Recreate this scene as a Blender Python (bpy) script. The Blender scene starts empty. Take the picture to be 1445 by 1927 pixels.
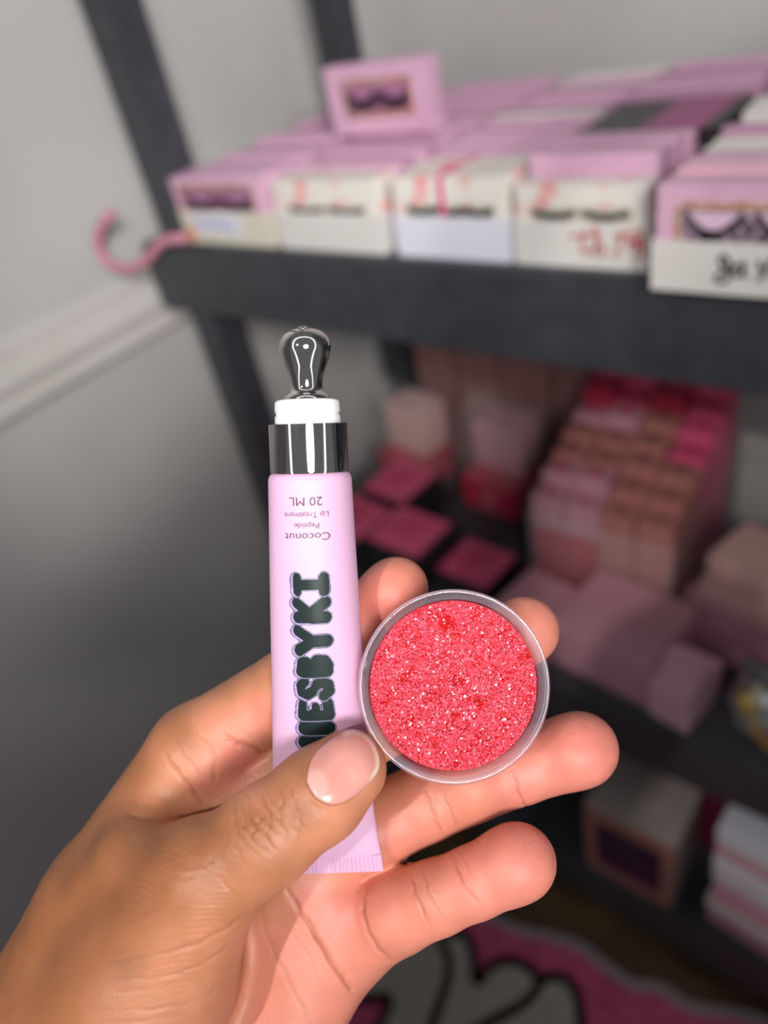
import bpy, bmesh, math, random
import numpy as np
from mathutils import Vector, Matrix

# ------------------------------------------------------------------ camera
F_PX = 1416.0                       # focal length in pixels of the 1445x1927 frame
CAM = np.array((0.0, 0.0, 1.355))
RIGHT = np.array((0.7849, 0.5917, -0.1856))
DOWN = np.array((0.2457, -0.5720, -0.7826))
FWD = np.array((-0.5691, 0.5687, -0.5943))
RIGHT /= np.linalg.norm(RIGHT)
FWD = FWD - RIGHT * FWD.dot(RIGHT); FWD /= np.linalg.norm(FWD)
DOWN = np.cross(FWD, RIGHT)
scene = bpy.context.scene
col = scene.collection
cam_d = bpy.data.cameras.new('camera'); cam = bpy.data.objects.new('camera', cam_d); col.objects.link(cam)
mw = Matrix.Identity(4)
for i in range(3):
    mw[i][0] = RIGHT[i]; mw[i][1] = -DOWN[i]; mw[i][2] = -FWD[i]; mw[i][3] = CAM[i]
cam.matrix_world = mw
cam_d.sensor_fit = 'VERTICAL'; cam_d.sensor_height = 36.0; cam_d.lens = F_PX / 1927 * 36
cam_d.clip_start = 0.01
cam_d.dof.use_dof = True; cam_d.dof.focus_distance = 0.182
cam_d.dof.aperture_fstop = cam_d.lens / 4.6      # a 4.6 mm wide opening, as on a phone
scene.camera = cam

# ------------------------------------------------------------------ world, lamps, exposure
scene.view_settings.view_transform = 'Standard'; scene.view_settings.look = 'None'
scene.view_settings.gamma = 1.0; scene.view_settings.use_curve_mapping = False
scene.view_settings.exposure = 0.0
w = bpy.data.worlds.new('world'); scene.world = w; w.use_nodes = True
w.node_tree.nodes['Background'].inputs[0].default_value = (0.93, 0.96, 1.0, 1)
w.node_tree.nodes['Background'].inputs[1].default_value = 0.17

def camp(x, y, z):                  # a point given in metres right / down / ahead of the lens
    return CAM + RIGHT * x + DOWN * y + FWD * z
def spot(name, loc, target, energy, angle, blend, radius, color):
    d = bpy.data.lights.new(name, 'SPOT'); d.energy = energy; d.spot_size = math.radians(angle)
    d.spot_blend = blend; d.shadow_soft_size = radius; d.color = color
    o = bpy.data.objects.new(name, d); col.objects.link(o); o.location = loc
    o.rotation_euler = (Vector(target) - Vector(loc)).to_track_quat('-Z', 'Y').to_euler()
    return o
# a small bright ceiling spotlight behind the photographer, aimed at the top shelf
spot('ceiling_spotlight', (0.02, -0.80, 2.02), (-0.06, 0.14, 1.19), 30, 46, 1.0, 0.022, (1.0, 0.95, 0.90))
# an added, unseen soft light further right, brightening the wall and top shelf
ld = bpy.data.lights.new('background_fill', 'AREA'); ld.shape = 'DISK'; ld.size = 0.45; ld.energy = 5.9; ld.spread = math.radians(58); ld.color = (1.0, 0.97, 0.95)
lo = bpy.data.objects.new('background_fill', ld); col.objects.link(lo); lo.location = (0.85, -0.62, 1.86)
lo.rotation_euler = (Vector((-0.90, 0.72, 1.55)) - lo.location).to_track_quat('-Z', 'Y').to_euler()

# ------------------------------------------------------------------ helpers
rnd = random.Random(7)
def srgb(r, g, b):
    f = lambda c: (c / 255 / 12.92) if c / 255 <= 0.04045 else ((c / 255 + 0.055) / 1.055) ** 2.4
    return (f(r), f(g), f(b))
MATS = {}
def mat(name, color=(0.8, 0.8, 0.8), rough=0.5, metal=0.0, spec=0.5, noise=None, bump=None, attr=None, **kw):
    if name in MATS: return MATS[name]
    m = bpy.data.materials.new(name); m.use_nodes = True; nt = m.node_tree
    b = nt.nodes['Principled BSDF']
    b.inputs['Base Color'].default_value = (*color, 1); b.inputs['Roughness'].default_value = rough
    b.inputs['Metallic'].default_value = metal; b.inputs['Specular IOR Level'].default_value = spec
    for k, v in kw.items(): b.inputs[k.replace('_', ' ')].default_value = v
    tc = nt.nodes.new('ShaderNodeTexCoord')
    src = None
    if attr:
        a = nt.nodes.new('ShaderNodeAttribute'); a.attribute_name = attr; src = a.outputs['Color']
        nt.links.new(src, b.inputs['Base Color'])
    if noise:                        # (scale, second colour, low, high)
        n = nt.nodes.new('ShaderNodeTexNoise'); n.inputs['Scale'].default_value = noise[0]; n.inputs['Detail'].default_value = 4
        nt.links.new(tc.outputs['Object'], n.inputs['Vector'])
        mr = nt.nodes.new('ShaderNodeMapRange'); mr.inputs[1].default_value = noise[2]; mr.inputs[2].default_value = noise[3]
        nt.links.new(n.outputs['Fac'], mr.inputs[0])
        mx = nt.nodes.new('ShaderNodeMix'); mx.data_type = 'RGBA'
        nt.links.new(mr.outputs[0], mx.inputs[0])
        if src: nt.links.new(src, mx.inputs[6])
        else: mx.inputs[6].default_value = (*color, 1)
        mx.inputs[7].default_value = (*noise[1], 1)
        nt.links.new(mx.outputs[2], b.inputs['Base Color'])
    if bump:                         # (scale, strength, distance)
        n = nt.nodes.new('ShaderNodeTexNoise'); n.inputs['Scale'].default_value = bump[0]; n.inputs['Detail'].default_value = 3
        nt.links.new(tc.outputs['Object'], n.inputs['Vector'])
        bp = nt.nodes.new('ShaderNodeBump'); bp.inputs['Strength'].default_value = bump[1]; bp.inputs['Distance'].default_value = bump[2]
        nt.links.new(n.outputs['Fac'], bp.inputs['Height']); nt.links.new(bp.outputs[0], b.inputs['Normal'])
    MATS[name] = m
    return m

def link(name, me, m=None, parent=None, loc=None, smooth=False):
    o = bpy.data.objects.new(name, me); col.objects.link(o)
    if m is not None and len(me.materials) == 0: me.materials.append(m)
    if parent is not None: o.parent = parent
    if loc is not None: o.location = loc
    if smooth: me.shade_smooth()
    return o
def pyd(name, v, f, m=None, parent=None, loc=None, smooth=False):
    me = bpy.data.meshes.new(name); me.from_pydata([tuple(map(float, p)) for p in v], [], [tuple(map(int, q)) for q in f]); me.update()
    return link(name, me, m, parent, loc, smooth)
def bm_obj(name, bm, m, parent=None, loc=None, smooth=False):
    me = bpy.data.meshes.new(name); bmesh.ops.recalc_face_normals(bm, faces=bm.faces[:]); bm.to_mesh(me); bm.free()
    return link(name, me, m, parent, loc, smooth)
def add_box(bm, x0, x1, y0, y1, z0, z1, bev=0.0, mi=0):
    r = bmesh.ops.create_cube(bm, size=1.0)
    vs = r['verts']
    for v in vs:
        v.co = Vector((x0 + (v.co.x + .5) * (x1 - x0), y0 + (v.co.y + .5) * (y1 - y0), z0 + (v.co.z + .5) * (z1 - z0)))
    fs = {f for v in vs for f in v.link_faces}
    for f in fs: f.material_index = mi
    if bev:
        es = list({e for v in vs for e in v.link_edges})
        bmesh.ops.bevel(bm, geom=es, offset=bev, segments=2, profile=0.7, affect='EDGES')
def box_obj(name, ext, m, parent=None, bev=0.001, loc=None):
    bm = bmesh.new(); add_box(bm, *ext, bev=bev); return bm_obj(name, bm, m, parent, loc)
def tag(o, label=None, cat=None, group=None, kind=None):
    if label: o['label'] = label
    if cat: o['category'] = cat
    if group: o['group'] = group
    if kind: o['kind'] = kind
    return o
def empty(name, loc, rz=0.0):
    o = bpy.data.objects.new(name, None); col.objects.link(o); o.location = loc; o.rotation_euler = (0, 0, rz); o.empty_display_size = 0.02
    return o
def tube_mesh(pts, r, seg=8, cap=True, flat=1.0):
    pts = [Vector(p) for p in pts]; v = []; f = []
    up = Vector((0.13, 0.21, 0.97))
    n = len(pts)
    for i, p in enumerate(pts):
        t = (pts[min(i + 1, n - 1)] - pts[max(i - 1, 0)]).normalized()
        a = t.cross(up)
        if a.length < 1e-4: a = t.cross(Vector((1, 0, 0)))
        a.normalize(); b = t.cross(a)
        rr = r[i] if isinstance(r, (list, tuple)) else r
        for k in range(seg):
            th = 2 * math.pi * k / seg
            v.append(p + a * rr * math.cos(th) + b * rr * math.sin(th) * flat)
    for i in range(n - 1):
        for k in range(seg):
            f.append((i * seg + k, i * seg + (k + 1) % seg, (i + 1) * seg + (k + 1) % seg, (i + 1) * seg + k))
    if cap:
        f.append(tuple(range(seg))[::-1]); f.append(tuple((n - 1) * seg + k for k in range(seg)))
    return v, f
def smooth_pts(pts, n=6):
    pts = [np.array(p, float) for p in pts]; out = []
    P = [pts[0]] + pts + [pts[-1]]
    for i in range(1, len(P) - 2):
        for j in range(n):
            t = j / n
            a, b, c, d = P[i - 1], P[i], P[i + 1], P[i + 2]
            out.append(0.5 * ((2 * b) + (-a + c) * t + (2 * a - 5 * b + 4 * c - d) * t * t + (-a + 3 * b - 3 * c + d) * t ** 3))
    out.append(pts[-1])
    return out
def ribbon_mesh(pts, width, plane, off, thick=0.0004):
    """flat pen stroke on a plane: pts are 2-D, plane maps (a, b, depth) to 3-D"""
    pts = smooth_pts(pts, 5); v = []; f = []
    n = len(pts)
    for i, p in enumerate(pts):
        t = pts[min(i + 1, n - 1)] - pts[max(i - 1, 0)]
        t = t / (np.linalg.norm(t) + 1e-9); q = np.array((-t[1], t[0])) * width / 2
        for s in (1, -1):
            for d in (off, off + thick): v.append(plane(p[0] + s * q[0], p[1] + s * q[1], d))
    for i in range(n - 1):
        a = i * 4; b = a + 4
        f += [(a, b, b + 1, a + 1), (a + 3, b + 3, b + 2, a + 2), (a + 1, b + 1, b + 3, a + 3), (a + 2, b + 2, b, a)]
    f += [(0, 1, 3, 2), ((n - 1) * 4, (n - 1) * 4 + 2, (n - 1) * 4 + 3, (n - 1) * 4 + 1)]
    return v, f
def merge(list_vf):
    V = []; Fc = []
    for v, f in list_vf:
        o = len(V); V += list(v); Fc += [tuple(i + o for i in q) for q in f]
    return V, Fc

M_wall = mat('painted_wall', srgb(205, 204, 202), 0.7, spec=0.25, noise=(3.0, srgb(198, 197, 195), .4, .7), bump=(240, 0.12, 0.001))
M_trim = mat('painted_trim', srgb(214, 210, 206), 0.45, spec=0.4, noise=(8.0, srgb(206, 202, 196), .4, .7))
M_floor = mat('brown_floor', srgb(92, 70, 46), 0.5, noise=(14.0, srgb(66, 48, 30), .35, .7), bump=(60, 0.1, 0.001))
M_black = mat('black_rack_plastic', srgb(60, 63, 69), 0.42, spec=0.55, noise=(40.0, srgb(54, 56, 62), .4, .6), bump=(900, 0.15, 0.0004))

# ------------------------------------------------------------------ the setting
WX, WY = -0.95, 1.0
tag(box_obj('wall_left', (WX - .1, WX, -1.6, WY + .1, 0, 2.5), M_wall, bev=0), kind='structure')
tag(box_obj('wall_back', (WX, 1.6, WY, WY + .1, 0, 2.5), M_wall, bev=0), kind='structure')
tag(box_obj('floor', (WX - .1, 1.6, -1.6, WY + .1, -0.05, 0.0), M_floor, bev=0), kind='structure')
def rail_profile(y0, y1):
    # chair rail moulding: (out from the wall, height)
    prof = [(0, 1.057), (.006, 1.057), (.010, 1.052), (.010, 1.030), (.014, 1.024), (.022, 1.020), (.026, 1.012), (.024, 1.004), (.014, 1.000),
            (.012, .996), (.014, .990), (.019, .984), (.020, .976), (.016, .970), (.010, .966), (.007, .962), (.007, .956), (0, .954)]
    v = []; f = []; n = len(prof)
    for y in (y0, y1):
        for o, z in prof: v.append((WX + o, y, z))
    for i in range(n - 1): f.append((i, i + 1, n + i + 1, n + i))
    f += [tuple(range(n)), tuple(range(2 * n - 1, n - 1, -1))]
    return v, f
tag(pyd('trim_1', *rail_profile(-1.6, WY), M_trim), kind='structure')
tag(box_obj('baseboard_left', (WX, WX + .014, -1.6, WY, 0, .11), M_trim, bev=.004), kind='structure')
tag(box_obj('baseboard_back', (WX + .014, 1.6, WY - .014, WY, 0, .11), M_trim, bev=.004), kind='structure')

# ------------------------------------------------------------------ the rack
rack = tag(empty('storage_rack', (-0.2, 0.74, 0)), 'black plastic storage rack with three deep shelves of pink boxes', 'rack')
R0 = Vector((-0.2, 0.74, 0))
def rpart(name, boxes, m=M_black, bev=.003):
    bm = bmesh.new()
    for b in boxes: add_box(bm, b[0] - R0.x, b[1] - R0.x, b[2] - R0.y, b[3] - R0.y, b[4], b[5], bev=bev)
    return bm_obj(name, bm, m, rack)
SX0, SX1, SY0, SY1 = -0.842, 0.42, 0.536, 0.945
SH = (1.12, 0.585, 0.155)
for k, zt in enumerate(SH):
    x0 = SX0 if k == 0 else SX0 + .03
    fh = .083
    sh = rpart('shelf', [(x0, SX1, SY0 + .004, SY1, zt - .012, zt)], bev=.002)
    for nm, e in (('fascia', (x0, SX1, SY0, SY0 + .006, zt - fh, zt - .003)), ('back_skirt', (x0, SX1, SY1 - .006, SY1, zt - fh, zt - .003)),
                  ('side_skirt', (x0, x0 + .006, SY0 + .006, SY1 - .006, zt - fh, zt - .003)), ('side_skirt', (SX1 - .006, SX1, SY0 + .006, SY1 - .006, zt - fh, zt - .003))):
        bm = bmesh.new(); add_box(bm, e[0] - R0.x, e[1] - R0.x, e[2] - R0.y, e[3] - R0.y, e[4], e[5], bev=.0025)
        bm_obj(nm, bm, M_black, sh)
def post(x0, x1, y0, y1, z0, z1):
    # square tube with a raised rib down each seen face
    rpart('post', [(x0, x1, y0, y1, z0, z1), (x1 - .0045, x1 + .0015, y0 - .0015, y0 + .004, z0, z1), (x1 - .001, x1 + .0015, y0 + .020, y0 + .026, z0, z1)], bev=.0018)
for xs in ((-0.807, -0.765), (0.34, 0.382)):
    for ys in ((0.548, 0.595), (0.888, 0.930)):
        for z0, z1 in ((1.12, 2.05), (.585, 1.108), (.155, .573), (0.0, .143)):
            post(xs[0], xs[1], ys[0], ys[1], z0, z1)

# ------------------------------------------------------------------ the ring lamp the phone is held inside (its ring shows in the chrome)
def ring_lamp():
    c = camp(0, 0, -0.04); t = empty('ring_lamp', c); R_ = 0.27
    def torus(name, r, off, m, flat):
        v = []; f = []; N, K = 64, 12
        for i in range(N):
            a = 2 * math.pi * i / N; d = RIGHT * math.cos(a) + DOWN * math.sin(a)
            for k in range(K):
                b = 2 * math.pi * k / K
                v.append(d * (R_ + r * math.cos(b)) + FWD * (off + r * flat * math.sin(b)))
        for i in range(N):
            for k in range(K): f.append((i * K + k, i * K + (k + 1) % K, ((i + 1) % N) * K + (k + 1) % K, ((i + 1) % N) * K + k))
        return pyd(name, v, f, m, t, smooth=True)
    torus('housing', .030, -.020, M_black, .6)
    torus('diffuser', .023, 0, mat('lit_diffuser', (1, 1, 1), .5, Emission_Color=(1, .97, .95, 1), Emission_Strength=RING), .7)
    tag(t, 'round ring lamp reflected in the chrome tip', 'lamp')
RING = 1.9
ring_lamp()

# ------------------------------------------------------------------ materials for the stock
PINK = srgb(228, 182, 210)
M_pink = mat('pink_card', PINK, 0.45, noise=(30, srgb(218, 170, 200), .4, .7))
M_pink2 = mat('deeper_pink_card', srgb(196, 150, 180), 0.45)
M_pink3 = mat('dusty_pink_card', srgb(226, 176, 196), 0.5)
M_rose = mat('rose_edge_card', srgb(242, 190, 208), 0.45)
M_white = mat('white_card', srgb(222, 219, 214), 0.55, noise=(12, srgb(228, 226, 224), .4, .7))
M_cream = mat('cream_card', srgb(220, 213, 198), 0.55)
M_lav = mat('cool_white_card', srgb(226, 226, 238), 0.5)
M_floral = mat('floral_print_card', srgb(236, 232, 224), 0.4, noise=(30, srgb(244, 140, 146), .50, .62))
M_window = mat('mauve_window_tray', srgb(178, 120, 160), 0.25)
M_wwin = mat('pale_window_tray', srgb(214, 208, 190), 0.25)
M_lwin = mat('lilac_window_tray', srgb(232, 200, 226), 0.3)
M_glit = mat('holographic_foil', srgb(236, 206, 190), 0.16, metal=0.8, noise=(260, srgb(246, 170, 130), .5, .56), bump=(700, 1.0, 0.002))
M_lash = mat('black_lash_hair', srgb(22, 20, 22), 0.5)
M_blackbox = mat('black_card', srgb(38, 36, 40), 0.4)
M_hot = mat('hot_pink_card', srgb(226, 96, 138), 0.4, noise=(50, srgb(214, 84, 124), .4, .7))
M_hotr = mat('cerise_card', srgb(190, 48, 78), 0.4)
M_maroon = mat('maroon_card', srgb(120, 30, 60), 0.5)
M_plum = mat('plum_print', srgb(170, 70, 130), 0.4)
M_tan = mat('tan_pink_card', srgb(190, 124, 118), 0.5)
M_brown = mat('brown_ink', srgb(120, 84, 76), 0.6)
M_red = mat('red_ink', srgb(196, 50, 62), 0.5)
M_ink = mat('black_ink', srgb(18, 18, 20), 0.5)
M_blue = mat('blue_ink', srgb(90, 110, 170), 0.5)
M_ribbon = mat('pink_ribbon', srgb(226, 90, 150), 0.35)
M_hook = mat('pink_plastic_hook', srgb(222, 146, 166), 0.35)
M_clear = mat('clear_film', (0.95, 0.95, 0.95), 0.12, Alpha=0.09)

# ------------------------------------------------------------------ lash boxes
def file_box_mesh(w, d, h, m, m2):
    # closed lash box seen on edge: sleeve, a proud lid panel and a thumb notch slot
    bm = bmesh.new()
    add_box(bm, -w / 2, w / 2, 0.0, d * .62, 0, h, bev=.0012)
    add_box(bm, -w / 2 + .0006, w / 2 - .0006, d * .66, d, 0, h - .0012, bev=.0012, mi=1)
    add_box(bm, -w / 2 + .002, w / 2 - .002, d * .55, d * .72, .002, h - .003, mi=1)
    me = bpy.data.meshes.new('file_box'); bmesh.ops.recalc_face_normals(bm, faces=bm.faces[:]); bm.to_mesh(me); bm.free()
    me.materials.append(m); me.materials.append(m2)
    return me
def lash_fan(cx, z0, wd, ht, y, seed, up=True):
    r = random.Random(seed); v = []; f = []
    n = 46
    for i in range(n):
        t = i / (n - 1) * 2 - 1
        bx = cx + t * wd / 2; bz = z0 + (1 - t * t) * ht * .45 * (-1 if not up else -1) + ht * .45
        ln = ht * (.75 + .4 * r.random()); a = t * .75 + r.uniform(-.18, .18)
        tx = bx + math.sin(a) * ln; tz = bz - math.cos(a) * ln * .9
        k = len(v); hw = .0006
        v += [(bx - hw, y, bz), (bx + hw, y, bz), (tx, y - .0022, tz), (bx, y - .0012, bz + hw)]
        f += [(k, k + 1, k + 2), (k, k + 3, k + 1), (k, k + 2, k + 3), (k + 1, k + 3, k + 2)]
    # the lash band
    b = [(cx + (i / 12 * 2 - 1) * wd / 2, y, z0 + (1 - (i / 12 * 2 - 1) ** 2) * ht * -.45 + ht * .45) for i in range(13)]
    tv, tf = tube_mesh(b, .0011, 6)
    return merge([(v, f), (tv, tf)])
def display_box(name, loc, w, d, h, m, mwin, label, group, wz0=.30, wz1=.86, wx=.10, foil=True, lashes=2, rz=0.0, rx=0.0, ry=0.0, lash_h=.5):
    """lash box with a framed window: body, frame bars, inner tray, foil edge, lashes; front face at y=0"""
    t = empty(name, loc, rz); t.rotation_euler = (rx, ry, rz)
    bm = bmesh.new()
    add_box(bm, -w / 2, w / 2, .0035, d, 0, h, bev=.001)
    bm_obj('body', bm, m, t)
    x0, x1, z0, z1 = -w / 2 + w * wx, w / 2 - w * wx, h * wz0, h * wz1
    bm = bmesh.new()
    add_box(bm, -w / 2, w / 2, 0, .004, 0, z0, bev=.0008); add_box(bm, -w / 2, w / 2, 0, .004, z1, h, bev=.0008)
    add_box(bm, -w / 2, x0, 0, .004, z0 - .0005, z1 + .0005); add_box(bm, x1, w / 2, 0, .004, z0 - .0005, z1 + .0005)
    bm_obj('window_frame', bm, m, t)
    box_obj('inner_tray', (x0, x1, .0028, .0042, z0, z1), mwin, t, bev=0)
    if foil:
        bm = bmesh.new(); r = random.Random(len(label))
        n = 15
        for i in range(n):
            for zz, s in ((z1, 1), (z0, -1)):
                xx = x0 + (i + .5) / n * (x1 - x0)
                add_box(bm, xx - (x1 - x0) / n * .45, xx + (x1 - x0) / n * .45, -.0006, .0012, zz - .0018, zz + .0030 + .0016 * r.random())
        for i in range(5):
            for xx in (x0, x1):
                zc = z0 + (i + .5) / 5 * (z1 - z0); add_box(bm, xx - .0028, xx + .0018, -.0006, .0012, zc - .003, zc + .003)
        bm_obj('foil_edge', bm, M_glit, t)
    for i in range(lashes):
        c = x0 + (x1 - x0) * (i + .5) / lashes
        v, f = lash_fan(c, z0 + (z1 - z0) * .45, (x1 - x0) / lashes * .8, (z1 - z0) * lash_h, .0022, i + 3)
        pyd('lash', v, f, M_lash, t)
    tag(t, label, 'lash box', group)
    return t
def card_tray(loc, w, d, h, m, label, strokes=None, ink=None, sw=.0022, extra=None):
    t = empty('card_tray', loc)
    th = .0018
    for nm, e in (('front_panel', (-w / 2, w / 2, 0, th, 0, h)), ('back_panel', (-w / 2, w / 2, d - th, d, 0, h)),
                  ('side_panel', (-w / 2, -w / 2 + th, th, d - th, 0, h)), ('side_panel', (w / 2 - th, w / 2, th, d - th, 0, h)),
                  ('base_panel', (-w / 2 + th, w / 2 - th, th, d - th, 0, th))):
        box_obj(nm, e, m, t, bev=.0004)
    if strokes:
        pl = lambda a, b, dd: (a - loc[0], -.0011 + dd, b - loc[2])
        v, f = merge([ribbon_mesh(s, sw, pl, 0.0) for s in strokes])
        pyd('handwriting', v, f, ink, t)
    if extra: extra(t)
    tag(t, label, 'tray', 'white card trays on the top shelf')
    return t

ZS = SH[0]
ORD = 'first second third fourth fifth sixth seventh eighth ninth tenth eleventh twelfth thirteenth fourteenth fifteenth sixteenth seventeenth eighteenth nineteenth twentieth'.split()
def file_row(xc, w, y0, y1, pitch, hbase, label, group, mats, seed, skip=(), short=()):
    r = random.Random(seed); meshes = {}
    y = y0; i = 0
    while y + pitch * .9 < y1:
        if i not in skip:
            mi = mats[r.randrange(len(mats))]
            key = mi[0].name
            if key not in meshes: meshes[key] = file_box_mesh(w, pitch * .93, hbase, *mi)
            o = bpy.data.objects.new('lash_box', meshes[key]); col.objects.link(o)
            o.location = (xc + r.uniform(-.0025, .0025), y, ZS + .0020)
            o.scale = (1, 1, 1 + r.uniform(-.035, .045) - (.25 if i in short else 0)); o.rotation_euler = (math.radians(r.uniform(-.6, .2)), 0, 0)
            tag(o, label % ORD[i], 'lash box', group)
        y += pitch * 1.012; i += 1
PP = [(M_pink, M_pink2), (M_pink, M_pink2), (M_pink2, M_pink), (M_pink, M_cream)]
PW = [(M_pink, M_pink2), (M_white, M_rose), (M_rose, M_white), (M_pink2, M_pink)]

eight = [(-0.1462, 1.1413), (-0.1493, 1.1473), (-0.1529, 1.1454), (-0.1509, 1.1399), (-0.1463, 1.1362), (-0.1475, 1.1304), (-0.1528, 1.1294), (-0.1546, 1.1328), (-0.1491, 1.1377), (-0.1448, 1.1425)]
let_a = [(-0.1386, 1.1429), (-0.1421, 1.1416), (-0.1432, 1.1364), (-0.1404, 1.1343), (-0.1376, 1.1385), (-0.1366, 1.1441), (-0.1375, 1.1374), (-0.1352, 1.1341)]
ink5 = [eight, let_a, [(-0.1332, 1.1348), (-0.1325, 1.1343)], [(-0.1287, 1.1457), (-0.1266, 1.1403), (-0.1224, 1.1384)], [(-0.1205, 1.1483), (-0.1235, 1.1394), (-0.1277, 1.1313)], [(-0.1184, 1.1473), (-0.1177, 1.132), (-0.1147, 1.14), (-0.1099, 1.1326)]]
ink4 = [[(-0.2769, 1.1447), (-0.2624, 1.1466), (-0.2503, 1.1483)], [(-0.2637, 1.1503), (-0.2668, 1.1387), (-0.2642, 1.1323), (-0.2586, 1.1365)],
        [(-0.2555, 1.1543), (-0.2544, 1.1418), (-0.2574, 1.1314), (-0.2531, 1.1406), (-0.2492, 1.1382), (-0.2493, 1.1311), (-0.2533, 1.1316)],
        [(-0.2399, 1.1462), (-0.2271, 1.1491), (-0.2175, 1.1508)], [(-0.2347, 1.1501), (-0.236, 1.1401), (-0.24, 1.1291)],
        [(-0.2271, 1.1479), (-0.2283, 1.1379), (-0.2239, 1.1443), (-0.2219, 1.137), (-0.2193, 1.1482), (-0.2177, 1.141), (-0.2176, 1.1336), (-0.2244, 1.1318)]]
ink1 = [[(-0.7377, 1.1479), (-0.7368, 1.1409), (-0.7251, 1.147), (-0.7225, 1.1396), (-0.7109, 1.1472), (-0.7082, 1.1388), (-0.6969, 1.1463), (-0.696, 1.138), (-0.6849, 1.1455), (-0.6816, 1.1385), (-0.6713, 1.1447)]]
def label_patch(t):
    box_obj('paper_label', (-.050, .030, -.0008, -.0002, .012, .034), M_lav, t, bev=0)
    box_obj('orange_sticker', (-.066, -.052, -.0008, -.0002, .004, .016), mat('orange_sticker', srgb(236, 150, 96), .4), t, bev=0)
# column centre, tray width, box width, front y
COLS = [(-.693, .150, .143, .550), (-.537, .138, .131, .550), (-.392, .120, .114, .550), (-.271, .113, .107, .550), (-.138, .124, .118, .520)]
card_tray((COLS[0][0], .550, ZS), .150, .36, .036, M_cream, 'cream card tray with a blue written label beside the rack post', [[(a + .0, b) for a, b in s] for s in ink1], M_blue, .0016, label_patch)
card_tray((COLS[1][0], .550, ZS), .138, .36, .037, M_white, 'plain white card tray second from the rack post')
card_tray((COLS[2][0], .550, ZS), .120, .36, .037, M_lav, 'plain bluish white tray under the ribboned floral box')
card_tray((COLS[3][0], .550, ZS), .113, .36, .036, M_white, 'white card tray with red handwriting on its front', ink4, M_red, .0020)
card_tray((COLS[4][0], .520, ZS), .124, .38, .036, M_white, 'white tray with black handwriting, jutting over the shelf edge', ink5, M_ink, .0024)
zb = ZS + .002
display_box('lash_box', (COLS[0][0], .5525, zb), .145, .019, .069, M_pink, M_window, 'pink windowed lash box in the cream tray with blue label', 'front lash boxes', wz0=.40, wz1=.84, lash_h=.55)
display_box('lash_box', (COLS[1][0], .5525, zb), .132, .034, .065, M_floral, M_wwin, 'white floral lash box in the plain white tray', 'front lash boxes', wz0=.50, wz1=.64, foil=False, lashes=2, lash_h=.7)
rb = display_box('lash_box', (COLS[2][0], .5525, zb), .115, .060, .067, M_floral, M_wwin, 'white floral lash box tied with a pink ribbon', 'front lash boxes', wz0=.50, wz1=.66, foil=False, lashes=3, lash_h=.8)
bm = bmesh.new()
add_box(bm, -.0075, -.0015, -.0008, .0, .030, .0675, bev=.0002); add_box(bm, -.0075, -.0015, -.0008, .062, .0672, .0682, bev=.0002)
bm_obj('ribbon', bm, M_ribbon, rb)
display_box('lash_box', (COLS[3][0], .5525, zb), .108, .022, .061, M_floral, M_wwin, 'white floral lash box in the tray with red handwriting', 'front lash boxes', wz0=.54, wz1=.72, foil=False, lashes=2, lash_h=.6)
display_box('lash_box', (COLS[4][0], .5225, zb), .119, .024, .070, M_pink, M_lwin, 'large pink lash box with black lashes above black handwriting', 'front lash boxes', wz0=.36, wz1=.80, wx=.12, lashes=2, lash_h=.95)
file_row(COLS[0][0], .141, .574, .93, .0195, .0675, '%s pink lash box back in the row behind the blue-labelled cream tray', 'lash boxes filed behind the first tray', PP, 1)
file_row(COLS[1][0], .129, .592, .93, .0195, .0685, '%s pink lash box back in the row behind the plain white tray', 'lash boxes filed behind the second tray', PP, 2)
file_row(COLS[2][0], .113, .616, .93, .0195, .0690, '%s lash box back in the row behind the ribboned floral box', 'lash boxes filed behind the third tray', PP + [(M_white, M_cream)], 3)
file_row(COLS[3][0], .106, .578, .93, .0195, .0745, '%s pink lash box back in the row behind the red handwriting', 'lash boxes filed behind the fourth tray', PP, 4, short=(4, 5, 6, 7, 8))
file_row(COLS[4][0], .116, .550, .93, .0195, .0705, '%s lash box back in the row behind the black handwriting', 'lash boxes filed behind the fifth tray', PW, 5)
# the box standing on top of the rows
display_box('lash_box', (-.551, .680, ZS + .0755), .134, .020, .066, M_pink, M_window, 'pink windowed lash box standing upright on top of the filed boxes', None, wz0=.27, wz1=.74, wx=.17, lashes=2, lash_h=.6)
# black box lying over the fourth row
t = tag(empty('eyelash_palette_box', (-.262, .708, ZS + .0605)), 'flat black box with a plum panel lying on the pink rows', 'box')
box_obj('body', (-.058, .058, -.050, .050, 0, .013), M_blackbox, t, bev=.0012)
box_obj('plum_panel', (-.004, .046, -.048, .048, .0128, .0138), M_plum, t, bev=.0002)
# pink hook on the rack
hk = [(-0.866, 1.1585), (-0.8998, 1.1429), (-0.9257, 1.1219), (-0.9276, 1.101), (-0.8975, 1.0894), (-0.8571, 1.0933), (-0.8139, 1.1104), (-0.7841, 1.1259), (-0.7558, 1.132), (-0.7339, 1.1334)]
hk = [(-.80 + (a + .80) * .93, .527, b) for a, b in hk]
v, f = tube_mesh(smooth_pts(hk, 6), .0062, 12)
tag(pyd('wall_hook', v, f, M_hook, smooth=True), 'pink curled plastic hook hung on the left end of the shelf', 'hook')

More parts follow.
